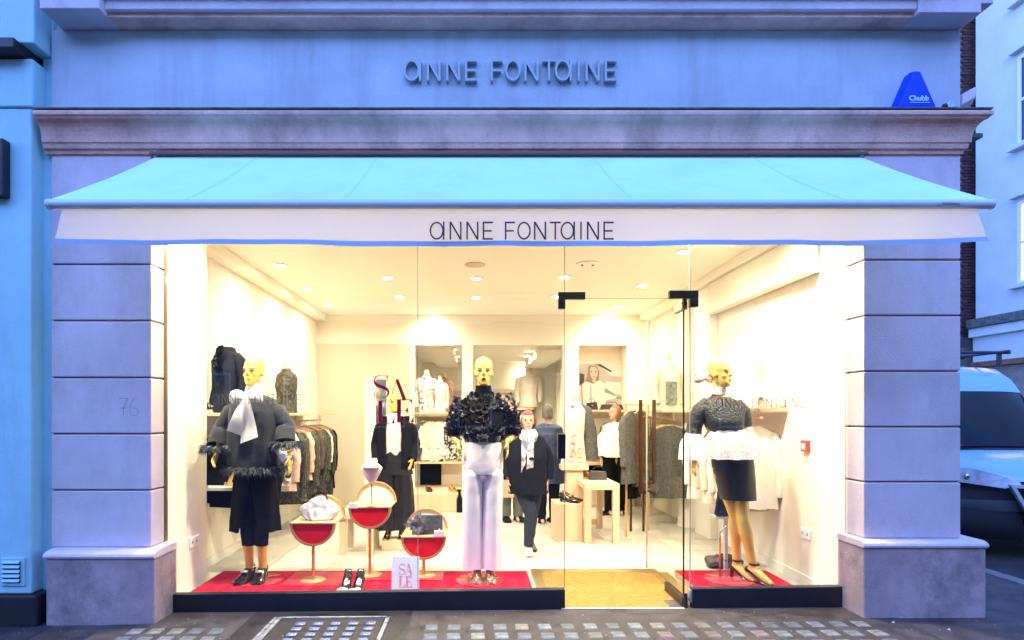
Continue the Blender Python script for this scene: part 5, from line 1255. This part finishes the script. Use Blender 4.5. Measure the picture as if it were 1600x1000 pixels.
MB().tube([(-.10,-.05,.10),(-.05,-.09,.15),(.04,-.09,.14),(.09,-.05,.10)], .008, 7).build('strap', PATENT, sb, local=True, smooth=True)
# right wall far shelf
rs2 = thing('wall_shelf', 'far pale shelf on the right wall holding the printed blouse form', 'shelf', (2.7, 8.3, 1.52))
MB().box(2.36, RR-.001, 7.30, 9.40, 1.515, 1.545).build('board', WOOD, rs2, bevel=.003)
MB().cyl((2.55,7.35,1.42),(2.55,9.35,1.42),.012,10).build('rail', RINGM, rs2)
for y in (7.4, 9.3): MB().tube([(2.55,y,1.42),(2.55,y,1.515)], .007, 8).build('rail_bracket', RINGM, rs2)
pb = bust(2.50, 7.52, 1.546, .72, .5, 'cream', 'headless dress form in a cream blouse with a grey print on the far right shelf')
PR = mat('grey_print', (.30,.36,.36), .8, col2=(.05,.06,.07), scale=24)
MB().loft([[Vector((.10*u-.055, -.150-.01*cos(u*3), z)) for u in (-1,-.6,-.2,.2,.6,1)] for z in (.06,.14,.22,.30,.36)], (False,False), False).build('printed_panel', PR, pb, local=True, smooth=True)
GR2 = 'garments on the far right wall rail'
for i, (d, kd, ln) in enumerate(((7.45,'grey tweed',1.0),(7.62,'cream',.8),(7.80,'plain black',1.0),(8.0,'olive lace',.95),(8.2,'brown',.9),(8.42,'blush',.95),(8.62,'plain black',1.05),(8.85,'grey tweed',.9),(9.1,'tan',.85))):
    garment(2.52, d, 1.41, ln, .48, kd, '%s garment, %s from the window on the far right rail' % (kd, ords[i]), GR2, random.uniform(-.15,.25), .6, .06)
# bronze clothes stand
BRZ = mat('dark_bronze', (.085,.040,.022), .3, metal=.7)
cs = thing('clothes_stand', 'freestanding dark bronze ladder clothes stand before the right rail', 'clothes stand', (2.04, 6.9, 0))
for x in (1.985, 2.145): MB().box(x-.020, x+.020, 6.885, 6.915, .55, 1.665).build('post', BRZ, cs, bevel=.003)
for z, nm in ((1.455,'crossbar'),(.68,'crossbar')): MB().cyl((2.005,6.9,z),(2.125,6.9,z),.014,10).build(nm, BRZ, cs)
for x in (1.985, 2.145): MB().box(x-.015, x+.015, 6.885, 7.35, .535, .549).build('foot_rail', BRZ, cs)
for x in (1.985, 2.145): MB().box(x-.012, x+.012, 7.32, 7.35, .0, .534).build('leg', BRZ, cs)
GS_ = 'garments beside the bronze stand'
for i, (x, d, kd, ln, lb) in enumerate(((1.90,7.05,'grey tweed',.95,'grey tweed coat hanging left of the bronze stand'),(1.96,7.18,'plain black',1.15,'long black coat hanging behind the left bronze post'),(2.06,7.22,'brown',1.0,'brown coat hanging between the bronze posts'),(2.12,7.3,'olive lace',1.05,'olive lace dress hanging behind the right bronze post'))):
    garment(x, d, 1.60, ln, .40, kd, lb, GS_, .9, .6, .05)
GRAIL = thing('clothes_rail', 'slim brass rail carrying coats behind the bronze stand', 'rail', (2.0, 7.2, 1.6))
MB().cyl((1.82,6.98,1.607),(2.25,7.42,1.607),.010,10).build('rail', RINGM, GRAIL)
for x, y in ((1.84,7.0),(2.23,7.4)): MB().box(x-.01,x+.01,y-.01,y+.01,0,1.598).build('leg', RINGM, GRAIL)
# dress form with pink dress and grey coat
ft = thing('dress_form', 'dress form on a pale column in a pink rose trimmed dress and grey coat', 'dress form', (1.24, 7.2, 0))
cloth([(0,0,1.66,.055,.05,0,3),(0,0,1.60,.10,.07,.01,4),(0,0,1.53,.145,.09,.01,4),(0,0,1.38,.135,.115,.02,5),(0,0,1.2,.12,.10,.02,5),(0,0,.86,.16,.13,.05,7)], 36, 2.2, 3, .006).build('dress', CLOTHS['pale pink'], ft, local=True, smooth=True)
MB().loft([er(0,0,1.58,.05,.045), er(0,0,1.70,.048,.045), er(0,0,1.715,.04,.04)]).build('form', WOOD, ft, local=True, smooth=True)
m = MB()
for z, x in ((1.20,-.02),(1.10,-.04),(1.00,-.03),(1.04,.06),(.94,.04),(.94,-.06)): ruffle((x,-.118,z), (0,-1,.1), .035, m, m)
m.build('rose_trim', mat('rose_ruffle', (.70,.42,.36), .7), ft, local=True, smooth=True, kind='stuff')
sleeve([(.10,.03,1.64),(.17,.03,1.56),(.20,.04,1.25),(.205,.05,.92)],[.06,.085,.09,.11],18,4,.012).build('draped_coat', CLOTHS['grey tweed'], ft, local=True, smooth=True)
MB().box(-.10,.10,-.08,.08,0,.80).build('column', WOOD, ft, local=True, bevel=.004); MB().box(-.17,.16,-.12,.12,.801,.86).build('tray', WOOD, ft, local=True, bevel=.004)
MB().ball((-.035,-.09,1.585),.018,10,7).build('red_brooch', mat('brooch_red', (.7,.06,.05), .4), ft, local=True, smooth=True)
# pale tables
tb = thing('display_table', 'pale wood display table with square legs in the middle of the shop', 'table', (1.46, 7.1, 0))
tx0, tx1, ty0, ty1 = 1.265, 1.665, 6.62, 7.58
MB().box(tx0, tx1, ty0, ty1, .62, .69).build('table_top', WOOD, tb, bevel=.003)
for x in (tx0, tx1-.075):
    for y in (ty0+.002, ty1-.08): MB().box(x+.001, x+.074, y, y+.075, 0.0, .619).build('leg', WOOD, tb, bevel=.002)
MB().box(tx0+.08, tx1-.08, ty1-.07, ty1-.02, .05, .12).build('stretcher', WOOD, tb)
bx_ = tag(MB().box(.945, 1.262, 6.75, 7.15, 0, .44).build('plinth_block', WOOD, bevel=.004), 'pale wooden cube plinth left of the display table', 'plinth')
ben = thing('nesting_bench', 'small pale bench with square legs behind the display stands', 'bench', (-1.25, 6.15, 0))
MB().box(-1.45, -1.06, 6.05, 6.55, .39, .44).build('seat', WOOD, ben, bevel=.003)
for x in (-1.43, -1.145):
    for y in (6.07, 6.46): MB().box(x, x+.065, y, y+.065, 0, .389).build('leg', WOOD, ben)
def loafer(x, y, z, rz, m_, lab, trim=None, L=.25, heel=.02):
    t = thing('shoe', lab, 'shoe', (x, y, z), rz)
    shoe((0,0),0,L,.046,heel,.06,.025).build('upper', m_, t, local=True, smooth='auto')
    MB().ball((0,-.07,.075),.028,12,7,(1.1,.8,.5)).build('trim', trim or GOLDM, t, local=True, smooth=True)
    return t
loafer(1.08, 6.92, .4405, .9, PATENT, 'black wedge shoe with gold trim on the wooden cube plinth', None, .26, .04)
loafer(1.12, 7.02, .4405, 1.1, PATENT, 'second black wedge shoe, farther back on the wooden cube plinth', None, .26, .04)
loafer(1.40, 7.25, .6905, .9, mat('pink_shoe', (.55,.16,.15), .4), 'pink shoe on the left of the display table', WHITE)
hbx = thing('handbag', 'grey boxy handbag beside the pink shoe on the display table', 'handbag', (1.50, 7.05, .6905))
MB().hexa([(-.11,-.05,0),(.11,-.05,0),(.11,.05,0),(-.11,.05,0),(-.09,-.035,.11),(.10,-.035,.10),(.10,.035,.10),(-.09,.035,.11)]).build('bag_body', mat('grey_black_leather', (.045,.045,.045), .5, var=.3), hbx, local=True, bevel=.008)
MB().tube([(-.07,0,.10),(-.03,0,.16),(.05,0,.155),(.08,0,.10)], .006, 7).build('handle', PATENT, hbx, local=True, smooth=True)
# poster niche
NY = RB+.398
def nx(px): return (px-VX)/F*NY
def nz(py): return CZ-(py-VY)/F*NY
po = thing('poster', 'large pale fashion photograph poster of a woman in a white hooded top', 'poster', (nx(942), NY, nz(604)))
MB().box(nx(904.5), nx(979.5), NY-.02, NY-.001, nz(640), nz(568)).build('panel', mat('poster_ground', (.42,.40,.39), .5, var=.1, scale=3), po)
def flat(pts, y, m_, nm): 
    MB().loft([[Vector((nx(a), NY-y, nz(b))) for a, b in pts], [Vector((nx(a), NY-y+.001, nz(b))) for a, b in pts]]).build(nm, m_, po)
PW = mat('print_white', (.66,.62,.60), .5); PD = mat('print_dark', (.05,.045,.05), .5); PG = mat('print_grey', (.26,.25,.26), .5); PH = mat('print_hair', (.26,.17,.12), .5); PS = mat('print_skin', (.52,.40,.34), .5)
flat([(932,568.5),(979,568.5),(979,590),(955,587)], .0215, PW, 'printed_shape'); flat([(930,569),(938,569),(956,580),(954,582)], .0220, PD, 'printed_shape')
flat([(905,583),(913,585),(912,602),(905,603)], .0215, PD, 'printed_shape'); flat([(945,596),(979,599),(979,620),(950,612)], .0215, PW, 'printed_shape')
flat([(958,619),(979,622),(979,626),(958,622)], .0225, PG, 'printed_shape')
flat([(919,572),(931,571),(936,580),(935,600),(928,606),(916,605),(912,598),(917,588)], .0230, PH, 'printed_hair')
flat([(904.6,639),(905,603),(915,596),(926,600),(936,594),(948,602),(963,617),(962,622),(946,626),(944,639)], .0240, PW, 'printed_top')
flat([(923,573.5),(930,573),(933.5,579),(933,587),(929,593),(925,592),(921.5,585),(921,578)], .0250, PS, 'printed_face')
flat([(926,590),(930,591),(931,598),(925,597)], .0245, PS, 'printed_neck')
for a in (923, 930): flat([(a-1.3,580.5),(a+1.6,580.3),(a+1.2,581.8),(a-1,581.9)], .0260, PD, 'printed_eye')
flat([(926,588.0),(929.5,587.8),(928.5,589.2),(926.5,589.3)], .0260, mat('print_lip', (.35,.12,.11), .5), 'printed_mouth')
for a, b in ((908,600),(922,602)): flat([(a,b),(a+1,b),(a+2.2,638),(a+.8,638)], .0255, PD, 'printed_cord')
flat([(945,606),(962,617),(961,619),(944,613)], .0255, PG, 'printed_fold')
ns = thing('niche_shelves', 'pale shelves and drawer base in the niche beneath the poster', 'shelving', (2.1, RB+.2, 0))
for z in (1.53, 1.10): MB().box(bx(904)+.002, bx(980)-.002, RB+.02, NY-.025, z, z+.03).build('shelf', WOOD, ns, bevel=.002)
MB().box(bx(904)+.002, bx(980)-.002, RB-.15, NY-.025, .66, .70).build('shelf', WOOD, ns, bevel=.002)
MB().box(bx(904)+.002, bx(980)+.05, RB-.25, NY-.025, 0, .30).build('drawer_base', WOOD, ns, bevel=.003)
for k in range(2): MB().box(bx(904)+.02+k*.40, bx(904)+.40+k*.40, RB-.262, RB-.2505, .03, .27).build('drawer_front', WOOD, ns, bevel=.003)
MB().box(bx(906), bx(978), NY-.05, NY-.03, .31, .655).build('painted_void', BLK, ns)  # flat black sheet stands for the shaded void under the shelf
def boxbag(x, y, z, w, h, m_, lab, dep=.10):
    t = thing('handbag', lab, 'handbag', (x, y, z))
    MB().hexa([(-w/2,-dep/2,0),(w/2,-dep/2,0),(w/2,dep/2,0),(-w/2,dep/2,0),(-w*.42,-dep*.3,h),(w*.42,-dep*.3,h),(w*.42,dep*.3,h),(-w*.42,dep*.3,h)]).build('bag_body', m_, t, local=True, bevel=.008)
    MB().tube([(-w*.25,0,h*.95),(-w*.18,0,h*1.4),(w*.18,0,h*1.4),(w*.25,0,h*.95)], .006, 7).build('handle', m_, t, local=True, smooth=True)
    MB().box(-.012,.012,-dep/2-.004,-dep/2+.004,h*.5,h*.62).build('clasp', GOLDM, t, local=True); return t
boxbag(1.95, RB+.12, 1.5605, .20, .13, PATENT, 'black bow handbag on the shelf below the poster'); boxbag(2.28, RB+.12, 1.5605, .40, .09, PATENT, 'long black clutch on the shelf right below the poster')
boxbag(1.92, RB+.15, 1.1305, .24, .16, CLOTHS['dark navy'], 'dark navy bag on the middle niche shelf'); boxbag(2.2, RB+.15, 1.1305, .22, .15, CLOTHS['grey tweed'], 'grey bag on the middle niche shelf')
boxbag(2.30, RB-.02, .7005, .16, .10, CLOTHS['white'], 'small white purse on the lowest niche shelf')
garment(2.10, RB-.05, 1.12, .36, .36, 'plain black', 'short black top hanging under the poster shelf', 'tops hanging in the niche', 0, .0, .05)
garment(2.34, RB-.05, 1.12, .46, .30, 'white', 'white top hanging at the right under the poster shelf', 'tops hanging in the niche', 0, .3, .05)
# left back niche
ln_ = thing('niche_shelves', 'pale shelves and drawer base in the narrow niche left of centre', 'shelving', (-.6, RB+.15, 0))
x0, x1 = bx(648)+.002, bx(722)-.003
for z in (1.49, .68): MB().box(x0, x1, RB-.12, RB+.31, z, z+.03).build('shelf', WOOD, ln_, bevel=.002)
MB().box(x0-.08, x1, RB-.75, RB+.31, 0, .28).build('drawer_base', WOOD, ln_, bevel=.003)
MB().box(x0+.06, x0+.42, RB+.28, RB+.30, .29, .675).build('painted_void', BLK, ln_)  # shade of the empty gap above the base, put in as a black sheet
MB().cyl((x0,RB+.08,1.44),(x1,RB+.08,1.44),.010,8).build('rail', RINGM, ln_)
for i, (x, kd, ln2, lb) in enumerate(((-.86,'grey tweed',.6,'grey blouse at the left end of the narrow niche rail'),(-.72,'cream',.70,'cream blouse hanging second in the narrow niche'),(-.58,'cream',.72,'cream pleated blouse hanging third in the narrow niche'),(-.44,'white',.62,'white blouse hanging fourth in the narrow niche'),(-.30,'striped',.68,'black and white patterned top hanging last in the narrow niche'))):
    garment(x, RB+.02, 1.43, ln2, .34, kd, lb, 'blouses in the narrow niche', .25, .35, .05)
FLOR = mat('floral_cloth', (.80,.74,.68), .8, col2=(.16,.13,.22), scale=17, lo=.55, hi=.62, detail=2)
bust(-.80, RB+.06, 1.521, .70, .2, 'floral_cloth', 'headless dress form in a floral blouse on the narrow niche shelf', wide=.8)
bust(-.58, RB+.10, 1.521, .60, -.2, 'white', 'headless dress form in a white lace blouse on the narrow niche shelf', wide=.7)
REDP = mat('red_print_cloth', (.45,.10,.07), .8, col2=(.70,.45,.30), scale=16)
bust(-.62, 11.4, 1.50, .80, .1, 'red_print_cloth', 'headless dress form in a rust red printed top in the back room', False)
tag(MB().box(-.95,-.3,11.2,11.6,0,1.498).build('plinth_block', WALLI, bevel=.004), 'tall cream plinth under the rust red printed top', 'plinth')
loafer(-.36, RB-.45, .2805, .6, GOLDM, 'gold shoe on the low base left of the white trousers', None, .23)
loafer(-.74, RB-.4, .2805, .3, PATENT, 'black shoe on the low base under the narrow niche', None, .23)
boxbag(-.62, RB, .7105, .22, .05, PATENT, 'flat black clutch on the lower shelf of the narrow niche'); boxbag(-.36, RB, .7105, .16, .07, CLOTHS['tan'], 'tan purse on the lower shelf of the narrow niche')
bt = thing('umbrella_stand', 'slim black bottle shaped stand on the floor left of the white trousers', 'stand', (P(718,800,8.75).x, 8.75, 0))
MB().lathe([(.045,0),(.045,.20),(.02,.26),(.02,.32),(.03,.33)], n=16).build('body', BLK, bt, local=True, smooth='auto'); MB().lathe([(.031,.331),(.031,.345),(0,.35)], n=12).build('cap', BLK, bt, local=True)
# mirror
mr = thing('standing_mirror', 'tall white framed mirror leaning behind the SALE letters', 'mirror', (-1.38, 8.0, 0))
MB().box(-1.53, -1.375, 8.0, 8.03, 0, 1.985).build('frame', WALLI, mr, bevel=.004)
MB().box(-1.374, -1.232, 8.004, 8.03, 0.02, 1.97).build('mirror_glass', mat('blue_mirror', (.72,.80,.88), .08, metal=.9), mr)
# back room rail
br_ = thing('clothes_rail', 'back room clothes rail full of dark and pale garments', 'rail', (.8, 13.6, 1.5))
MB().cyl((.15,13.7,1.60),(1.4,13.7,1.60),.012,8).build('rail', RINGM, br_)
for x in (.2, 1.35): MB().box(x-.01,x+.01,13.69,13.71,0,1.59).build('leg', RINGM, br_)
for i in range(12):
    kd = ('plain black','cream','dark navy','white','grey tweed','plain black')[i % 6]
    garment(.25+i*.10, 13.7, 1.59, .8, .40, kd, '%s garment, number %s from the left on the back room rail' % (kd, ('one','two','three','four','five','six','seven','eight','nine','ten','eleven','twelve')[i]), 'garments on the back room rail', 1.25, .4, .05)
bust(1.30, 13.95, 1.66, .95, 0, 'white', 'headless dress form in a white knitted top in the back room', wide=1.0)
tag(MB().box(.9,1.4,13.80,14.09,1.60,1.658).build('wall_shelf', WOOD), 'small shelf under the white knitted top in the back room', 'shelf')

# ================================================================ VAN
vn = thing('parked_van', 'white delivery van with a black bumper parked in the side street', 'van', (6.42, 6.20, -.10)); vn.scale = (1.13, 1, 1)
VW = mat('van_white_paint', (.26,.55,.72), .25, coat=.6); VB = mat('van_black_plastic', (.02,.022,.028), .55, bump=.2, bscale=200); VG = mat('van_windscreen', (.004,.010,.012), .07, spec=.28)
def vrow(y, z, w, crown=.0, n=13, wr=.88):
    out = []
    for k in range(n):
        u = -1+2*k/(n-1); a = abs(u)
        out.append(Vector((w*u, y+crown*a**3.0, z-.02*a**4)))
    return out
body_rows = [vrow(.02,.86,.90,.28), vrow(.10,.965,.92,.30), vrow(.45,1.10,.90,.30), vrow(.80,1.18,.88,.22)]
MB().loft(body_rows, (False,False), False).build('bonnet', VW, vn, local=True, smooth=True)
scr = [vrow(.78,1.17,.88,.24), vrow(1.10,1.54,.86,.17), vrow(1.44,1.90,.82,.13)]
MB().loft(scr, (False,False), False).build('windscreen', VG, vn, local=True, smooth=True)
roof = [vrow(1.43,1.895,.83,.13), vrow(1.56,2.08,.82,.13), vrow(1.78,2.24,.80,.12), vrow(2.4,2.31,.78,.0), vrow(5.2,2.33,.78)]
MB().loft(roof, (False,False), False).build('roof', VW, vn, local=True, smooth=True)
for q in (-1, 1):
    sd = [[Vector((q*w, y, z)) for y, z, w in ((.30,.30,.93),(.32,.86,.93),(.42,1.0,.93),(1.02,1.18,.89),(1.64,1.89,.82),(1.8,2.08,.81),(2.05,2.22,.79),(2.4,2.30,.785),(5.2,2.32,.785))], [Vector((q*w, y, z)) for y, z, w in ((.30,.30,.93),(.9,.30,.94),(1.5,.32,.95),(2.2,.32,.95),(3.0,.32,.95),(3.6,.32,.95),(4.2,.32,.95),(4.8,.32,.95),(5.2,.32,.95))]]
    MB().loft(sd, (False,False), False).build('side_panel', VW, vn, local=True)
MB().box(-.93,.93,5.2,5.24,.3,2.3).build('rear_panel', VW, vn, local=True)
bump = [vrow(.05,.22,.88,.25), vrow(-.02,.32,.91,.27), vrow(-.03,.46,.93,.28), vrow(.0,.60,.93,.28), vrow(.0,.72,.92,.28), vrow(.02,.86,.905,.28)]
MB().loft(bump, (False,False), False).build('bumper', VB, vn, local=True, smooth=True)
MB().loft([vrow(-.045,.40,.80,.27), vrow(-.045,.47,.84,.28)], (False,False), False).build('bumper_groove', BLK, vn, local=True, smooth=True)
MB().loft([vrow(-.038,.54,.86,.28), vrow(-.042,.60,.90,.28), vrow(-.028,.66,.92,.28)], (False,False), False).build('bumper_band', mat('van_grey_plastic', (.10,.11,.13), .45), vn, local=True, smooth=True)
MB().loft([vrow(.02,.845,.915,.28), vrow(.035,.87,.91,.28)], (False,False), False).xf(Matrix.Translation((0,-.006,0))).build('bonnet_gap', BLK, vn, local=True)
for q in (-1, 1):
    hl = MB().loft([[Vector((q*x, y+.0, z)) for x, y, z in ((.92,.22,.84),(.92,.22,.98),(.88,.17,1.0))],[Vector((q*x, y, z)) for x, y, z in ((.80,.10,.82),(.80,.10,.965),(.78,.10,.98))],[Vector((q*x, y, z)) for x, y, z in ((.62,.02,.79),(.60,.03,.90),(.60,.04,.92))],[Vector((q*x, y, z)) for x, y, z in ((.50,-.03,.825),(.50,-.02,.85),(.50,-.02,.855))]], (False,False), False)
    hl.build('headlight', mat('headlight_lens', (.70,.76,.88), .12, metal=.15, var=.3, scale=9, coat=.8), vn, local=True, smooth=True)
    for k, (x, y, z) in enumerate(((.84,.13,.90),(.70,.07,.885))): MB().ball((q*x,y+.055,z),.05,14,9,(1,.7,1)).build('lamp_bowl', mat('lamp_chrome', (.7,.75,.85), .1, metal=1), vn, local=True, smooth=True)
    MB().tube([(q*.84,1.0,1.30),(q*1.02,.95,1.34)], .03, 8).build('mirror_arm', VB, vn, local=True); MB().box(q*.98,q*1.16,.92,1.02,1.18,1.52).build('wing_mirror', VB, vn, local=True, bevel=.03)
    for y in (.85, 4.2):
        wh = MB().cyl((q*.74,y,.34),(q*.96,y,.34),.34,28).build('wheel', mat('tyre_rubber', (.015,.015,.016), .8), vn, local=True, smooth='auto', bevel=.02)
        MB().cyl((q*.955,y,.34),(q*.972,y,.34),.20,20).build('hub_cap', STEEL, wh, local=True, smooth='auto')
gr = MB().loft([[Vector((x,-.058,z)) for x, z in ((-.58,.79),(.58,.79),(.40,.48),(-.40,.48))],[Vector((x,-.03,z)) for x, z in ((-.60,.81),(.60,.81),(.41,.47),(-.41,.47))]]).build('grille', BLK, vn, local=True, bevel=.01)
MB().ribbon([(-.61,.82),(.61,.82),(.42,.46),(-.42,.46)], .035, -.075, -.04, True).build('grille_frame', mat('grille_chrome', (.75,.82,.86), .2, metal=.5), gr, local=True)
for k in range(4): MB().box(-.44,.44,-.066,-.0585,.54+k*.065,.555+k*.065).build('grille_bar', VB, gr, local=True)
MB().tube([(-.75,.74,1.19),(-.2,.80,1.20),(.3,.78,1.19)], .012, 7).build('wiper', BLK, vn, local=True); MB().loft([vrow(.72,1.165,.87,.22), vrow(.79,1.18,.88,.23)], (False,False), False).xf(Matrix.Translation((0,-.004,.006))).build('scuttle', VB, vn, local=True)
MB().cyl((-.62,1.75,2.16),(-.62,1.80,2.40),.008,7).build('aerial', BLK, vn, local=True)
MB().box(-.55,-.05,1.02,1.06,1.20,1.23).build('dash_paper', mat('paper_blue', (.35,.6,.7), .7), vn, local=True)
RK = mat('rack_black', (.02,.02,.022), .4)
for y in (1.75, 2.5, 3.4): MB().cyl((-.85,y,2.44),(.85,y,2.44),.022,10).build('rack_bar', RK, vn, local=True)
for q in (-1, 1):
    MB().cyl((q*.80,1.7,2.455),(q*.80,4.8,2.455),.02,10).build('rack_rail', RK, vn, local=True)
    for y in (1.8, 3.4): MB().box(q*.76-.02,q*.76+.02,y-.02,y+.02,2.26,2.44).build('rack_foot', RK, vn, local=True)
ld = thing('ladder', 'pale ladder strapped on the roof rack of the white van', 'ladder', (6.1, 7.9, 2.38))
for x in (-.55,-.2): MB().box(x-.03,x+.03,-.35,2.9,.0,.06).build('stile', mat('ladder_alu', (.6,.72,.8), .35, metal=.3), ld, local=True)
for k in range(10): MB().cyl((-.52,-.2+k*.3,.03),(-.23,-.2+k*.3,.03),.015,8).build('rung', MATS['ladder_alu'], ld, local=True)
tb_ = thing('pipe_tube', 'pale plastic pipe carrier on the right of the van roof rack', 'pipe', (6.35, 7.9, 2.42))
MB().cyl((0,-.4,.0),(0,2.8,.0),.06,16).build('pipe', MATS['ladder_alu'], tb_, local=True, smooth='auto'); MB().cyl((0,-.43,0),(0,-.40,0),.066,16).build('end_cap', VB, tb_, local=True, smooth='auto')
